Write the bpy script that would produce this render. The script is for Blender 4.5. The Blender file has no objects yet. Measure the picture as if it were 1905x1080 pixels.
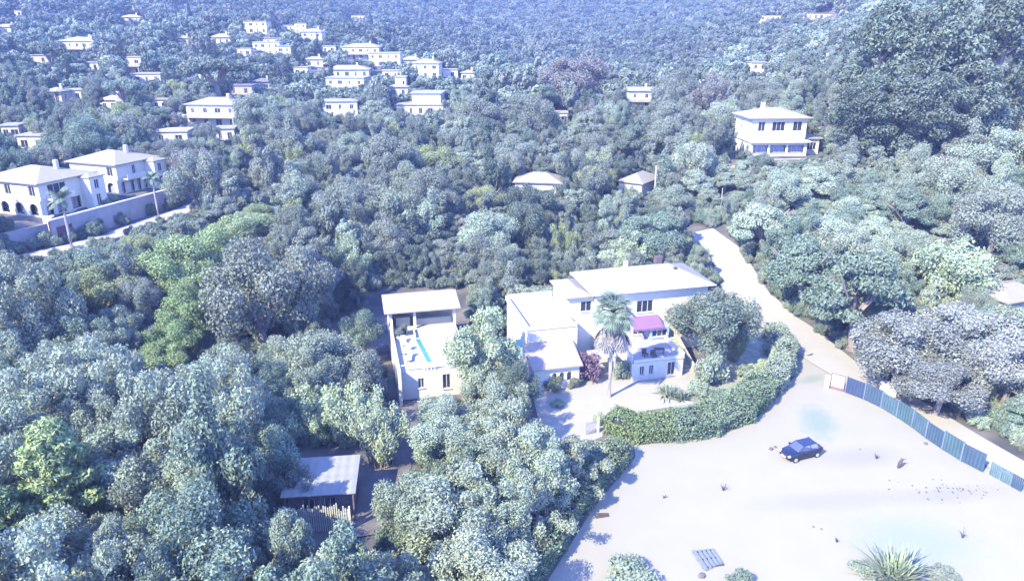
import bpy, bmesh, math, random
import numpy as np
from mathutils import Vector, Matrix
R = math.radians
scene = bpy.context.scene
# ------------------------------------------------------------------ camera
F = 1360.0; PITCH = R(20); CH = 40.0
cam_d = bpy.data.cameras.new('camera'); cam = bpy.data.objects.new('camera', cam_d)
scene.collection.objects.link(cam); scene.camera = cam
cam.location = (0, 0, CH); cam.rotation_euler = (R(90) - PITCH, 0, 0)
cam_d.sensor_width = 36; cam_d.lens = 36 * F / 1905; cam_d.clip_start = 0.5; cam_d.clip_end = 6000
# ------------------------------------------------------------------ light
SUN_TO = Vector((-0.68, -0.66, 0.80)).normalized()
w = bpy.data.worlds.new('World'); scene.world = w; w.use_nodes = True
nt = w.node_tree; nt.nodes.clear()
sky = nt.nodes.new('ShaderNodeTexSky'); sky.sky_type = 'NISHITA'; sky.sun_disc = False
sky.sun_elevation = math.asin(SUN_TO.z); sky.sun_rotation = math.atan2(SUN_TO.x, SUN_TO.y)
sky.ozone_density = 6.0; sky.air_density = 1.0; sky.dust_density = 0.0
tint = nt.nodes.new('ShaderNodeMix'); tint.data_type = 'RGBA'; tint.blend_type = 'MULTIPLY'; tint.inputs[0].default_value = 1
tint.inputs[7].default_value = (0.95, 0.85, 1.28, 1)
bg = nt.nodes.new('ShaderNodeBackground'); bg.inputs[1].default_value = 0.15
wo = nt.nodes.new('ShaderNodeOutputWorld')
nt.links.new(sky.outputs[0], tint.inputs[6]); nt.links.new(tint.outputs[2], bg.inputs[0]); nt.links.new(bg.outputs[0], wo.inputs[0])
sd = bpy.data.lights.new('sun', 'SUN'); sd.energy = 2.4; sd.angle = R(0.5); sd.color = (1.0, 0.92, 0.66)
sun = bpy.data.objects.new('sun', sd); scene.collection.objects.link(sun)
sun.rotation_euler = SUN_TO.to_track_quat('Z', 'Y').to_euler(); sun.location = (-50, -30, 120)
scene.view_settings.view_transform = 'Standard'; scene.view_settings.look = 'None'
scene.view_settings.exposure = 3.05; scene.view_settings.gamma = 1
scene.render.engine = 'CYCLES'
scene.cycles.max_bounces = 5; scene.cycles.diffuse_bounces = 2; scene.cycles.glossy_bounces = 2
scene.cycles.transmission_bounces = 3; scene.cycles.transparent_max_bounces = 6; scene.cycles.volume_bounces = 0
# ------------------------------------------------------------------ pixel helpers (photo pixels, 1905 x 1080)
def ray(px, py):
    a = (px - 952.5) / F; b = (540 - py) / F
    return Vector((a, math.cos(PITCH) + b * math.sin(PITCH), -math.sin(PITCH) + b * math.cos(PITCH)))
def at(px, py, z=0.0):
    d = ray(px, py); t = (z - CH) / d.z
    return Vector((d.x * t, d.y * t, z))
def aty(px, py, Y):
    d = ray(px, py); t = Y / d.y
    return Vector((d.x * t, Y, CH + d.z * t))
def proj(p):
    x, y, z = p[0], p[1], p[2] - CH
    dep = y * math.cos(PITCH) - z * math.sin(PITCH)
    if dep < 1: return None
    return 952.5 + F * x / dep, 540 - F * (y * math.sin(PITCH) + z * math.cos(PITCH)) / dep, dep
# ------------------------------------------------------------------ terrain height
ctrl = []
def cp(px, py, Y): v = aty(px, py, Y); ctrl.append((v.x, v.y, v.z))
for c in [(0,30,0),(30,30,0),(60,30,0),(-30,30,0),(-60,30,-1),(0,55,0),(30,55,0),(55,55,0.5),(-30,60,0),(-60,60,0),(-90,40,0),(90,40,3),
          (10,75,0),(25,75,0),(40,75,0),(15,90,0.2),(35,95,0.6),(-12,72,0),(-12,90,0),(-30,85,0.5),(-60,85,4),(-95,85,7),
          (0,105,1.5),(36,124,3.5),(60,80,1.5),(70,100,4),(95,80,6),(38,108,1.5),(-40,110,4),(-90,100,9),
          (-80,112,10),(-78,118,10),(-70,130,10),(-66,146,9.5),(-95,130,10.5),(-110,118,10.5),
          (90,140,11),(110,200,22),(160,300,42),(75,125,8),(56,163,13),(64,158,13),(50,170,13.5),(0,150,6),(-30,140,6),
          (-160,150,14),(150,150,20),(220,220,45),(260,420,85),(-260,250,30),(-330,420,52),(0,-60,0),(-120,-60,0),(120,-60,5),(200,40,15),(-200,40,4),
          (0,1000,112),(250,900,125),(-250,900,130),(-600,900,150),(600,900,170),(0,1500,260),(700,1500,300),(-700,1500,300),(-500,500,95),(500,500,140)]:
    ctrl.append(c)
for c in [(635,224,230),(785,207,235),(640,175,280),(400,212,215),(145,98,330),(250,40,480),(470,58,400),(800,142,300),(1190,200,250),
          (1410,140,350),(1440,36,560),(1000,20,760),(700,20,720),(1000,60,640),(1000,105,500),(1000,155,370),(40,240,180),(20,60,420),(1200,30,720)]:
    cp(*c)
CT = np.array(ctrl, float); _c = 28.0
def _K(a, b): return np.sqrt(((a[:, None, :2] - b[None, :, :2]) ** 2).sum(-1) + _c * _c)
_n = len(CT)
_A = np.zeros((_n + 3, _n + 3)); _A[:_n, :_n] = _K(CT, CT) - np.eye(_n) * 6.0
_A[:_n, _n] = 1; _A[:_n, _n + 1:] = CT[:, :2]; _A[_n:, :_n] = _A[:_n, _n:].T
_W = np.linalg.solve(_A, np.concatenate([CT[:, 2], np.zeros(3)]))
def Hn(xy):
    xy = np.asarray(xy, float).reshape(-1, 2)
    z = _K(xy, CT) @ _W[:_n] + _W[_n] + xy @ _W[_n + 1:]
    # level building ground
    def pad(z, cx, cy, rx, ry, h, soft=0.35, ang=0):
        dx = xy[:, 0] - cx; dy = xy[:, 1] - cy; c, s = math.cos(ang), math.sin(ang)
        u = (dx * c + dy * s) / rx; v = (-dx * s + dy * c) / ry
        d = np.maximum(abs(u), abs(v)); k = np.clip((1 + soft - d) / soft, 0, 1); k = k * k * (3 - 2 * k)
        return z * (1 - k) + h * k
    z = pad(z, 26, 56, 30, 33, 0.0, 0.25); z = pad(z, 5, 80, 34, 18, 0.0, 0.3)
    z = pad(z, -84, 128, 17, 26, 10.0, 0.3, R(-18)); z = pad(z, 57, 166, 14, 13, 13.0, 0.3)
    # street cut below the garden wall of the left villas
    W0 = at(-60, 458, 9.6); W1 = at(345, 345, 10.6); d = np.array([W1.x - W0.x, W1.y - W0.y]); L = np.linalg.norm(d); d /= L
    rx = xy[:, 0] - W0.x; ry = xy[:, 1] - W0.y; u = rx * d[0] + ry * d[1]; v = rx * d[1] - ry * d[0]
    ku = np.clip((u + 30) / 10, 0, 1) * np.clip((L + 14 - u) / 12, 0, 1); kv = np.clip((v + 3.6) / 2.2, 0, 1) * np.clip((19 - v) / 9, 0, 1)
    k = ku * kv; base = 6.3 + 0.9 * np.clip(u / L, 0, 1)
    return z * (1 - k) + np.minimum(z, base) * k
def H(x, y): return float(Hn([[x, y]])[0])
# ------------------------------------------------------------------ materials
MATS = {}
def mat(name, col, col2=None, rough=0.85, scale=3.0, bump=0.0, bscale=30.0, metal=0.0, spec=0.3, detail=6, contrast=(0.3, 0.7)):
    if name in MATS: return MATS[name]
    m = bpy.data.materials.new(name); m.use_nodes = True; N = m.node_tree; L = N.links
    b = N.nodes['Principled BSDF']; b.inputs['Roughness'].default_value = rough; b.inputs['Metallic'].default_value = metal
    b.inputs['Specular IOR Level'].default_value = spec
    tc = N.nodes.new('ShaderNodeTexCoord')
    no = N.nodes.new('ShaderNodeTexNoise'); no.inputs['Scale'].default_value = scale; no.inputs['Detail'].default_value = detail
    cr = N.nodes.new('ShaderNodeValToRGB'); c2 = col2 or tuple(c * 0.82 for c in col)
    cr.color_ramp.elements[0].color = (*c2, 1); cr.color_ramp.elements[1].color = (*col, 1)
    cr.color_ramp.elements[0].position, cr.color_ramp.elements[1].position = contrast
    L.new(tc.outputs['Object'], no.inputs['Vector']); L.new(no.outputs['Fac'], cr.inputs['Fac']); L.new(cr.outputs[0], b.inputs['Base Color'])
    if bump:
        n2 = N.nodes.new('ShaderNodeTexNoise'); n2.inputs['Scale'].default_value = bscale; n2.inputs['Detail'].default_value = 4
        bp = N.nodes.new('ShaderNodeBump'); bp.inputs['Strength'].default_value = bump; bp.inputs['Distance'].default_value = 0.05
        L.new(tc.outputs['Object'], n2.inputs['Vector']); L.new(n2.outputs['Fac'], bp.inputs['Height']); L.new(bp.outputs[0], b.inputs['Normal'])
    MATS[name] = m; return m
def tile_mat(name, col, col2, freq=2.6, axis=0):
    if name in MATS: return MATS[name]
    m = mat(name, col, col2, 0.85, 1.3, contrast=(0.25, 0.75)); N = m.node_tree; L = N.links; b = N.nodes['Principled BSDF']
    tc = N.nodes.new('ShaderNodeTexCoord'); wv = N.nodes.new('ShaderNodeTexWave'); wv.bands_direction = 'XY'[axis]
    wv.inputs['Scale'].default_value = freq; wv.inputs['Distortion'].default_value = 0.6
    w2 = N.nodes.new('ShaderNodeTexWave'); w2.bands_direction = 'YX'[axis]; w2.inputs['Scale'].default_value = freq * 0.6; w2.inputs['Distortion'].default_value = 0.8
    ad = N.nodes.new('ShaderNodeMath'); ad.operation = 'ADD'
    L.new(tc.outputs['Object'], wv.inputs[0]); L.new(tc.outputs['Object'], w2.inputs[0]); L.new(wv.outputs['Fac'], ad.inputs[0]); L.new(w2.outputs['Fac'], ad.inputs[1])
    bp = N.nodes.new('ShaderNodeBump'); bp.inputs['Strength'].default_value = 0.55; bp.inputs['Distance'].default_value = 0.06
    L.new(ad.outputs[0], bp.inputs['Height']); L.new(bp.outputs[0], b.inputs['Normal']); return m
def leaf_mat(name, dark, light, transl=0.2, var=0.16):
    if name in MATS: return MATS[name]
    m = bpy.data.materials.new(name); m.use_nodes = True; N = m.node_tree; L = N.links; N.nodes.clear()
    out = N.nodes.new('ShaderNodeOutputMaterial'); geo = N.nodes.new('ShaderNodeNewGeometry'); oi = N.nodes.new('ShaderNodeObjectInfo')
    no = N.nodes.new('ShaderNodeTexNoise'); no.inputs['Scale'].default_value = 0.35; no.inputs['Detail'].default_value = 2
    L.new(geo.outputs['Position'], no.inputs['Vector'])
    m1 = N.nodes.new('ShaderNodeMath'); m1.operation = 'MULTIPLY_ADD'; m1.inputs[1].default_value = 0.6
    L.new(geo.outputs['Random Per Island'], m1.inputs[0])
    m0 = N.nodes.new('ShaderNodeMath'); m0.operation = 'MULTIPLY_ADD'; m0.inputs[1].default_value = 1.2; m0.inputs[2].default_value = -0.42
    L.new(no.outputs['Fac'], m0.inputs[0]); L.new(m0.outputs[0], m1.inputs[2])
    cr = N.nodes.new('ShaderNodeValToRGB'); cr.color_ramp.elements[0].color = (*dark, 1); cr.color_ramp.elements[1].color = (*light, 1)
    cr.color_ramp.elements[0].position = 0.05; cr.color_ramp.elements[1].position = 0.95
    L.new(m1.outputs[0], cr.inputs[0])
    hs = N.nodes.new('ShaderNodeHueSaturation'); mr = N.nodes.new('ShaderNodeMapRange'); mr.inputs[3].default_value = 1 - var; mr.inputs[4].default_value = 1 + var
    L.new(oi.outputs['Random'], mr.inputs[0]); L.new(mr.outputs[0], hs.inputs['Value'])
    m3 = N.nodes.new('ShaderNodeMath'); m3.operation = 'MULTIPLY'; m3.inputs[1].default_value = 7.31
    m4 = N.nodes.new('ShaderNodeMath'); m4.operation = 'FRACT'; L.new(oi.outputs['Random'], m3.inputs[0]); L.new(m3.outputs[0], m4.inputs[0])
    mr2 = N.nodes.new('ShaderNodeMapRange'); mr2.inputs[3].default_value = 0.485; mr2.inputs[4].default_value = 0.515
    L.new(m4.outputs[0], mr2.inputs[0]); L.new(mr2.outputs[0], hs.inputs['Hue']); L.new(cr.outputs[0], hs.inputs['Color'])
    df = N.nodes.new('ShaderNodeBsdfDiffuse'); tr = N.nodes.new('ShaderNodeBsdfTranslucent'); mx = N.nodes.new('ShaderNodeMixShader'); mx.inputs[0].default_value = transl
    L.new(hs.outputs[0], df.inputs[0]); L.new(hs.outputs[0], tr.inputs[0]); L.new(df.outputs[0], mx.inputs[1]); L.new(tr.outputs[0], mx.inputs[2])
    L.new(mx.outputs[0], out.inputs[0]); MATS[name] = m; return m
WALL = mat('cream_render', (0.43, 0.405, 0.33), (0.38, 0.36, 0.295), 0.9, 1.5, 0.1)
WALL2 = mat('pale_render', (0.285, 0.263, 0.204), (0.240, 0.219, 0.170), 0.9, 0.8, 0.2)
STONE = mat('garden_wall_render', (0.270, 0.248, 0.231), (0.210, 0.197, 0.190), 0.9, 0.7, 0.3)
ROOF = tile_mat('pale_clay_tiles', (0.225, 0.204, 0.150), (0.195, 0.175, 0.129))
ROOF2 = tile_mat('pink_clay_tiles', (0.31, 0.27, 0.21), (0.26, 0.225, 0.175))
FLATR = mat('flat_roof_gravel', (0.217, 0.204, 0.156), (0.173, 0.164, 0.122), 0.95, 2, 0.2)
GLASS = mat('window_glass', (0.03, 0.035, 0.05), (0.02, 0.02, 0.03), 0.15, 2, spec=0.6)
CURT = mat('window_curtain', (0.25, 0.25, 0.30), (0.15, 0.15, 0.2), 0.8, 2)
FRAME = mat('white_frame', (0.413, 0.402, 0.374), (0.375, 0.365, 0.340), 0.6, 2)
DARKW = mat('dark_wood', (0.07, 0.055, 0.05), (0.04, 0.035, 0.03), 0.8, 6)
PINK = mat('rose_awning_cloth', (.16, .085, .15), (.135, .07, .13), 0.8, 3)
BARK = mat('bark', (0.20, 0.17, 0.15), (0.10, 0.085, 0.08), 0.95, 6, 0.6, 20)
PBARK = mat('palm_bark', (0.285, 0.263, 0.245), (0.180, 0.161, 0.150), 0.95, 8, 0.6, 12)
METAL = mat('grey_metal', (0.4, 0.4, 0.42), (0.3, 0.3, 0.32), 0.5, 4, metal=0.3)
CONC = mat('pale_concrete', (0.29, 0.27, 0.205), (0.26, 0.24, 0.185), 0.9, 1.2, 0.1)
# ------------------------------------------------------------------ mesh building
class MB:
    def __init__(s): s.v = []; s.f = []
    def add(s, vs, fs):
        o = len(s.v); s.v += [tuple(v) for v in vs]; s.f += [tuple(i + o for i in f) for f in fs]; return s
    def box(s, x0, x1, y0, y1, z0, z1, M=None):
        vs = [Vector(p) for p in ((x0,y0,z0),(x1,y0,z0),(x1,y1,z0),(x0,y1,z0),(x0,y0,z1),(x1,y0,z1),(x1,y1,z1),(x0,y1,z1))]
        if M: vs = [M @ v for v in vs]
        return s.add(vs, [(0,3,2,1),(4,5,6,7),(0,1,5,4),(1,2,6,5),(2,3,7,6),(3,0,4,7)])
    def tube(s, pts, rad, n=8, cap=True):
        pts = [Vector(p) for p in pts]; rad = rad if isinstance(rad, (list, tuple)) else [rad] * len(pts)
        vs = []; fs = []
        for i, p in enumerate(pts):
            d = (pts[min(i + 1, len(pts) - 1)] - pts[max(i - 1, 0)]).normalized()
            q = d.to_track_quat('Z', 'Y')
            for k in range(n):
                a = 2 * math.pi * k / n; vs.append(p + q @ Vector((math.cos(a) * rad[i], math.sin(a) * rad[i], 0)))
        for i in range(len(pts) - 1):
            for k in range(n):
                a = i * n + k; b = i * n + (k + 1) % n; fs.append((a, b, b + n, a + n))
        if cap: fs.append(tuple(range(n - 1, -1, -1))); fs.append(tuple(range((len(pts) - 1) * n, len(pts) * n)))
        return s.add(vs, fs)
    def prism(s, poly, z0, z1):
        n = len(poly); vs = [(p[0], p[1], z0) for p in poly] + [(p[0], p[1], z1) for p in poly]
        return s.add(vs, [tuple(range(n - 1, -1, -1)), tuple(range(n, 2 * n))] + [(i, (i + 1) % n, (i + 1) % n + n, i + n) for i in range(n)])
    def wall(s, P0, P1, z0, z1, holes=(), t=0.22):
        P0 = Vector(P0); P1 = Vector(P1); d = (P1 - P0); Ln = d.length; d.normalize(); nrm = Vector((d.y, -d.x))
        def P(u, z, dep=0): q = P0 + d * u - nrm * dep; return (q.x, q.y, z)
        us = sorted({0.0, Ln} | {h[0] for h in holes} | {h[1] for h in holes}); zs = sorted({z0, z1} | {h[2] for h in holes} | {h[3] for h in holes})
        for i in range(len(us) - 1):
            for j in range(len(zs) - 1):
                cu = (us[i] + us[i + 1]) / 2; cz = (zs[j] + zs[j + 1]) / 2
                if any(h[0] < cu < h[1] and h[2] < cz < h[3] for h in holes): continue
                s.add([P(us[i], zs[j]), P(us[i + 1], zs[j]), P(us[i + 1], zs[j + 1]), P(us[i], zs[j + 1])], [(0, 1, 2, 3)])
        for h in holes:
            u0, u1, a, b = h[:4]
            if len(h) > 4 and h[4]:
                r = (u1 - u0) / 2; cu = (u0 + u1) / 2; zc = b - r * 0.9; K = 10
                arc = [(cu - r * math.cos(math.pi * k / K), zc + r * 0.9 * math.sin(math.pi * k / K)) for k in range(K + 1)]
                for k in range(K):
                    (x0, y0), (x1, y1) = arc[k], arc[k + 1]
                    s.add([P(x0, y0), P(x1, y1), P(x1, b), P(x0, b)], [(0, 1, 2, 3)])
                    s.add([P(x0, y0), P(x1, y1), P(x1, y1, t), P(x0, y0, t)], [(0, 1, 2, 3)])
                for q in (u0, u1): s.add([P(q, a), P(q, a, t), P(q, zc, t), P(q, zc)], [(0, 1, 2, 3)])
                s.add([P(u0, a), P(u1, a), P(u1, a, t), P(u0, a, t)], [(0, 1, 2, 3)])
            else:
                c = [(u0, a), (u1, a), (u1, b), (u0, b)]
                for k in range(4):
                    p, q = c[k], c[(k + 1) % 4]
                    s.add([P(*p), P(*q), P(*q, t), P(*p, t)], [(0, 1, 2, 3)])
        return s
    def build(s, name, m, parent=None, smooth=False):
        me = bpy.data.meshes.new(name); me.from_pydata(s.v, [], s.f); me.update()
        if m: me.materials.append(m)
        if smooth: me.polygons.foreach_set('use_smooth', [True] * len(me.polygons))
        o = bpy.data.objects.new(name, me); scene.collection.objects.link(o)
        if parent: o.parent = parent
        return o
def tag(o, label=None, cat=None, group=None, kind=None):
    if label: o['label'] = label
    if cat: o['category'] = cat
    if group: o['group'] = group
    if kind: o['kind'] = kind
    return o
def empty(name, loc, rz=0, label=None, cat=None, group=None):
    o = bpy.data.objects.new(name, None); scene.collection.objects.link(o); o.location = loc; o.rotation_euler = (0, 0, rz); o.empty_display_size = 0.5
    return tag(o, label, cat, group)
def copy_tree(o, parent=None):
    c = o.copy(); scene.collection.objects.link(c); c.parent = parent
    for ch in o.children: copy_tree(ch, c)
    return c
def hip(mb, x0, x1, y0, y1, z, rise, over=0.5, gable=False, th=0.16):
    x0 -= over; x1 += over; y0 -= over; y1 += over; wx = x1 - x0; wy = y1 - y0
    if wx >= wy: a = 0 if gable else wy / 2; r0 = (x0 + a, (y0 + y1) / 2); r1 = (x1 - a, (y0 + y1) / 2)
    else: a = 0 if gable else wx / 2; r0 = ((x0 + x1) / 2, y0 + a); r1 = ((x0 + x1) / 2, y1 - a)
    vs = [(x0,y0,z),(x1,y0,z),(x1,y1,z),(x0,y1,z),(x0,y0,z+th),(x1,y0,z+th),(x1,y1,z+th),(x0,y1,z+th),(*r0,z+th+rise),(*r1,z+th+rise)]
    fs = [(0,3,2,1),(0,1,5,4),(1,2,6,5),(2,3,7,6),(3,0,4,7)]
    fs += [(4,5,9,8),(5,6,9),(6,7,8,9),(7,4,8)] if wx >= wy else [(4,5,8),(5,6,9,8),(6,7,9),(7,4,8,9)]
    mb.add(vs, fs)
# ================================================================== SETTING
rng = np.random.default_rng(7); random.seed(7)
def grid_ground():
    ys = [-150, -90, -40, 0, 15]; y = 25.0; st = 2.0
    while y < 1700: ys.append(y); st = max(2.0, (y - 60) * 0.02 + 2.0); y += st
    xs = np.sinh(np.linspace(-4.2, 4.2, 261)) / math.sinh(4.2) * 1400
    X, Y = np.meshgrid(xs, np.array(ys)); P = np.stack([X.ravel(), Y.ravel()], 1); Z = Hn(P)
    nx = len(xs); V = np.column_stack([P, Z]); fs = []
    for j in range(len(ys) - 1):
        for i in range(nx - 1): a = j * nx + i; fs.append((a, a + 1, a + 1 + nx, a + nx))
    mb = MB(); mb.v = [tuple(v) for v in V.tolist()]; mb.f = fs; return mb
GR = mat('wood_floor_earth', (0.10, 0.09, 0.08), (0.04, 0.042, 0.04), 0.95, 0.25, 0.5, 3, contrast=(0.35, 0.62))
tag(grid_ground().build('ground', GR, smooth=True), 'leaf littered earth falling from the wooded hill down to the yard', 'ground', kind='structure')
def yard_mat():
    m = mat('yard_sand', (0.202, 0.188, 0.142), (0.192, 0.179, 0.135), 0.95, 0.35, 0.15, 8); N = m.node_tree; L = N.links; b = N.nodes['Principled BSDF']
    base = b.inputs['Base Color'].links[0].from_socket; tc = N.nodes.new('ShaderNodeTexCoord')
    def stain(cx, cy, rx, ry, ang, col, amt, prev, sc=0.9):
        mp = N.nodes.new('ShaderNodeMapping'); mp.vector_type = 'TEXTURE'; mp.inputs['Location'].default_value = (cx, cy, 0); mp.inputs['Rotation'].default_value = (0, 0, ang); mp.inputs['Scale'].default_value = (rx, ry, 10)
        L.new(tc.outputs['Object'], mp.inputs[0])
        ln = N.nodes.new('ShaderNodeVectorMath'); ln.operation = 'LENGTH'; L.new(mp.outputs[0], ln.inputs[0])
        no = N.nodes.new('ShaderNodeTexNoise'); no.inputs['Scale'].default_value = sc; no.inputs['Detail'].default_value = 8; no.inputs['Roughness'].default_value = 0.7; L.new(tc.outputs['Object'], no.inputs['Vector'])
        ad = N.nodes.new('ShaderNodeMath'); ad.operation = 'MULTIPLY_ADD'; ad.inputs[1].default_value = 1.3; L.new(no.outputs['Fac'], ad.inputs[0]); L.new(ln.outputs['Value'], ad.inputs[2])
        mr = N.nodes.new('ShaderNodeMapRange'); mr.inputs[1].default_value = 1.0; mr.inputs[2].default_value = 1.75; mr.inputs[3].default_value = amt; mr.inputs[4].default_value = 0; L.new(ad.outputs[0], mr.inputs[0])
        mx = N.nodes.new('ShaderNodeMix'); mx.data_type = 'RGBA'; L.new(mr.outputs[0], mx.inputs[0]); L.new(prev, mx.inputs[6]); mx.inputs[7].default_value = (*col, 1); return mx.outputs[2]
    for px, py, rx, ry, ang, col, amt, sc in [(1522, 785, 2.2, 4.2, -0.3, (0.125, 0.155, 0.115), 0.9, 0.7), (1770, 920, 6.0, 1.4, 0.15, (0.155, 0.142, 0.105), 0.6, 3.5), (1510, 705, 2.6, 1.0, 0.5, (0.135, 0.155, 0.115), 0.9, 1.0),
                                    (1700, 1010, 6.0, 4.0, 0.0, (0.150, 0.175, 0.145), 0.8, 1.5), (1600, 850, 5.0, 2.0, 0.2, (0.160, 0.150, 0.125), 0.7, 4.0), (1560, 930, 9, 1.6, 0.1, (0.165, 0.155, 0.130), 0.7, 2.0)]:
        p = at(px, py); base = stain(p.x, p.y, rx, ry, ang, col, amt, base, sc)
    L.new(base, b.inputs['Base Color']); return m
YARD = yard_mat()
def sheet(name, poly, z, m, label, cat, n=1):
    mb = MB(); mb.add([(p[0], p[1], z) for p in poly], [tuple(range(len(poly)))])
    return tag(mb.build(name, m), label, cat, kind='structure')
def P2(pts, z=0): return [tuple(at(a, b, z)[:2]) for a, b in pts]
yard = P2([(1020,1078),(1100,950),(1182,850),(1180,828),(1250,822),(1330,812),(1400,785),(1450,735),(1478,700),(1480,660),(1560,652),(1600,684),(1700,752),(1800,816),(1905,884)]) + [(56,50),(58,24),(-6,24),(-1,36)]
sheet('yard', yard, 0.030, YARD, 'glaring pale sand yard between the hedges and the blue fence', 'yard')
court = P2([(985,700),(1000,690),(1100,650),(1180,650),(1300,690),(1290,750),(1130,775),(1120,812),(1060,835),(1005,800)])
sheet('courtyard', court, 0.022, mat('courtyard_gravel', (0.225, 0.212, 0.172), (0.212, 0.20, 0.162), 0.95, 0.5, 0.15, 8), 'pale gravel courtyard in front of the palm and villa', 'courtyard')
sheet('garden', P2([(1290,700),(1330,660),(1400,610),(1425,612),(1470,640),(1474,690),(1440,735),(1400,782),(1330,808),(1262,818),(1250,760)]), 0.012, mat('dry_garden_lawn', (0.22, 0.22, 0.16), (0.12, 0.125, 0.09), 0.95, 0.9, 0.2, 8), 'pale dry garden inside the curved hedge', 'garden')
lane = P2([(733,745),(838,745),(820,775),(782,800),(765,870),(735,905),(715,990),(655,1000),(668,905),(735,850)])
sheet('path', lane, 0.026, mat('shade_darkened_lane_earth', (0.12, 0.11, 0.10), (0.06, 0.055, 0.055), 0.95, 0.6, 0.2, 8), 'earth path in deep shade between shed and pool house', 'path')  # deep tree shade over the lane is put into the darker earth colour
def strip(name, cl, wd, m, label, cat, lift=0.07, kind='structure', h=None):
    # strip following the terrain along a centreline of world points
    pts = []
    for i in range(len(cl) - 1):
        a = Vector(cl[i][:2]); b = Vector(cl[i + 1][:2]); k = max(1, int((b - a).length / 1.5))
        for j in range(k): pts.append(a.lerp(b, j / k))
    pts.append(Vector(cl[-1][:2])); mb = MB(); vs = []; fs = []
    for i, p in enumerate(pts):
        d = (pts[min(i + 1, len(pts) - 1)] - pts[max(i - 1, 0)]).normalized(); nn = Vector((-d.y, d.x)); ww = wd(i / (len(pts) - 1)) if callable(wd) else wd
        for k in (-1, -0.33, 0.33, 1):
            q = p + nn * ww / 2 * k; vs.append((q.x, q.y, H(q.x, q.y) + lift))
    for i in range(len(pts) - 1):
        for k in range(3): a = i * 4 + k; fs.append((a, a + 1, a + 5, a + 4))
    mb.add(vs, fs); return tag(mb.build(name, m, smooth=True), label, cat, kind=kind)
def onground(px, py, hc=0.0):
    d = ray(px, py); prev = None
    ts = np.arange(35, 1500, 0.5); pts = np.stack([d.x * ts, d.y * ts], 1); zz = CH + d.z * ts - Hn(pts) - hc
    i = np.argmax(zz < 0); t = ts[i]; return Vector((d.x * t, d.y * t, CH + d.z * t - hc))
ROADM = mat('pale_road', (0.235, 0.22, 0.18), (0.218, 0.205, 0.168), 0.95, 0.4, 0.15, 6)
rc = [(1296,432),(1312,446),(1345,470),(1372,520),(1395,555),(1432,590),(1480,622),(1545,672),(1610,712),(1700,764),(1800,826),(1905,890)]
road_pts = [onground(*p) for p in rc]
road_pts.append(road_pts[-1] + (road_pts[-1] - road_pts[-2]).normalized() * 12)
strip('road', road_pts, lambda t: 6.6 if t < 0.45 else (6.6 - (t - 0.45) * 9 if t < 0.7 else 4.2), ROADM, 'pale lane climbing past the villa and running behind the blue fence', 'road', 0.14)
# road in front of the left villas
lr = [(-20,492),(60,478),(130,462),(205,440),(270,416),(330,396),(380,376)]
lroad = [onground(*p) for p in lr]
strip('road', lroad, 4.0, mat('grey_road', (0.255, 0.248, 0.245), (0.203, 0.197, 0.197), 0.9, 0.5), 'grey street running below the garden wall of the villas at left', 'road', 0.06)
strip('path', [onground(*p) for p in [(-30,536),(40,530),(90,522)]], 2.6, ROADM, 'short bright track at the left edge below the street', 'path', 0.08)
# ================================================================== PROTOTYPE TREES (unit radius, base at z = 0)
def cloud(cs, rs, n, size, sq=0.9, jit=0.75, seed=0, up=0.15, shell=0.4, stretch=1.0, droop=0.0):
    g = np.random.default_rng(seed); cs = np.asarray(cs, float); rs = np.asarray(rs, float)
    idx = g.choice(len(rs), n, p=rs ** 2 / (rs ** 2).sum()); d = g.normal(size=(n, 3)); d /= np.linalg.norm(d, axis=1)[:, None]
    rr = rs[idx] * (1 - shell * g.random(n) ** 1.6 + 0.10 * g.normal(size=n)); pos = cs[idx] + d * rr[:, None] * np.array([1, 1, sq])
    nr = d + g.normal(size=(n, 3)) * jit + np.array([0, 0, up]); nr /= np.linalg.norm(nr, axis=1)[:, None]
    t = g.normal(size=(n, 3)); t[:, 2] -= droop * 3; t -= (t * nr).sum(1)[:, None] * nr; t /= np.linalg.norm(t, axis=1)[:, None]; b = np.cross(nr, t)
    s = (size * (0.55 + 0.9 * g.random(n)))[:, None]
    V = np.stack([pos - t * s * stretch, pos + b * s * 0.62 - t * s * 0.1, pos + t * s * stretch, pos - b * s * 0.62 + t * s * 0.1], 1).reshape(-1, 3)
    return V
def mesh_quads(name, V, m):
    n = len(V) // 4; me = bpy.data.meshes.new(name); me.vertices.add(len(V)); me.vertices.foreach_set('co', V.ravel())
    me.loops.add(4 * n); me.loops.foreach_set('vertex_index', np.arange(4 * n, dtype=np.int32))
    me.polygons.add(n); me.polygons.foreach_set('loop_start', np.arange(0, 4 * n, 4, dtype=np.int32))
    me.update(calc_edges=True); me.validate(); me.materials.append(m); return me
def lobes(seed, n, R0=1.0, zc=1.15, h=0.85, lr=(0.17, 0.42), inner=0.78):
    g = random.Random(seed); cs = [(0, 0, zc)]; rs = [0.5]
    for i in range(n):
        a = g.random() * 6.283; u = g.uniform(-0.55, 1); q = math.sqrt(1 - min(1, u * u)); k = inner * g.uniform(0.72, 1.22)
        cs.append((math.cos(a) * q * k * R0, math.sin(a) * q * k * R0, zc + u * h * k)); rs.append(g.uniform(*lr))
    return cs, rs
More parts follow.
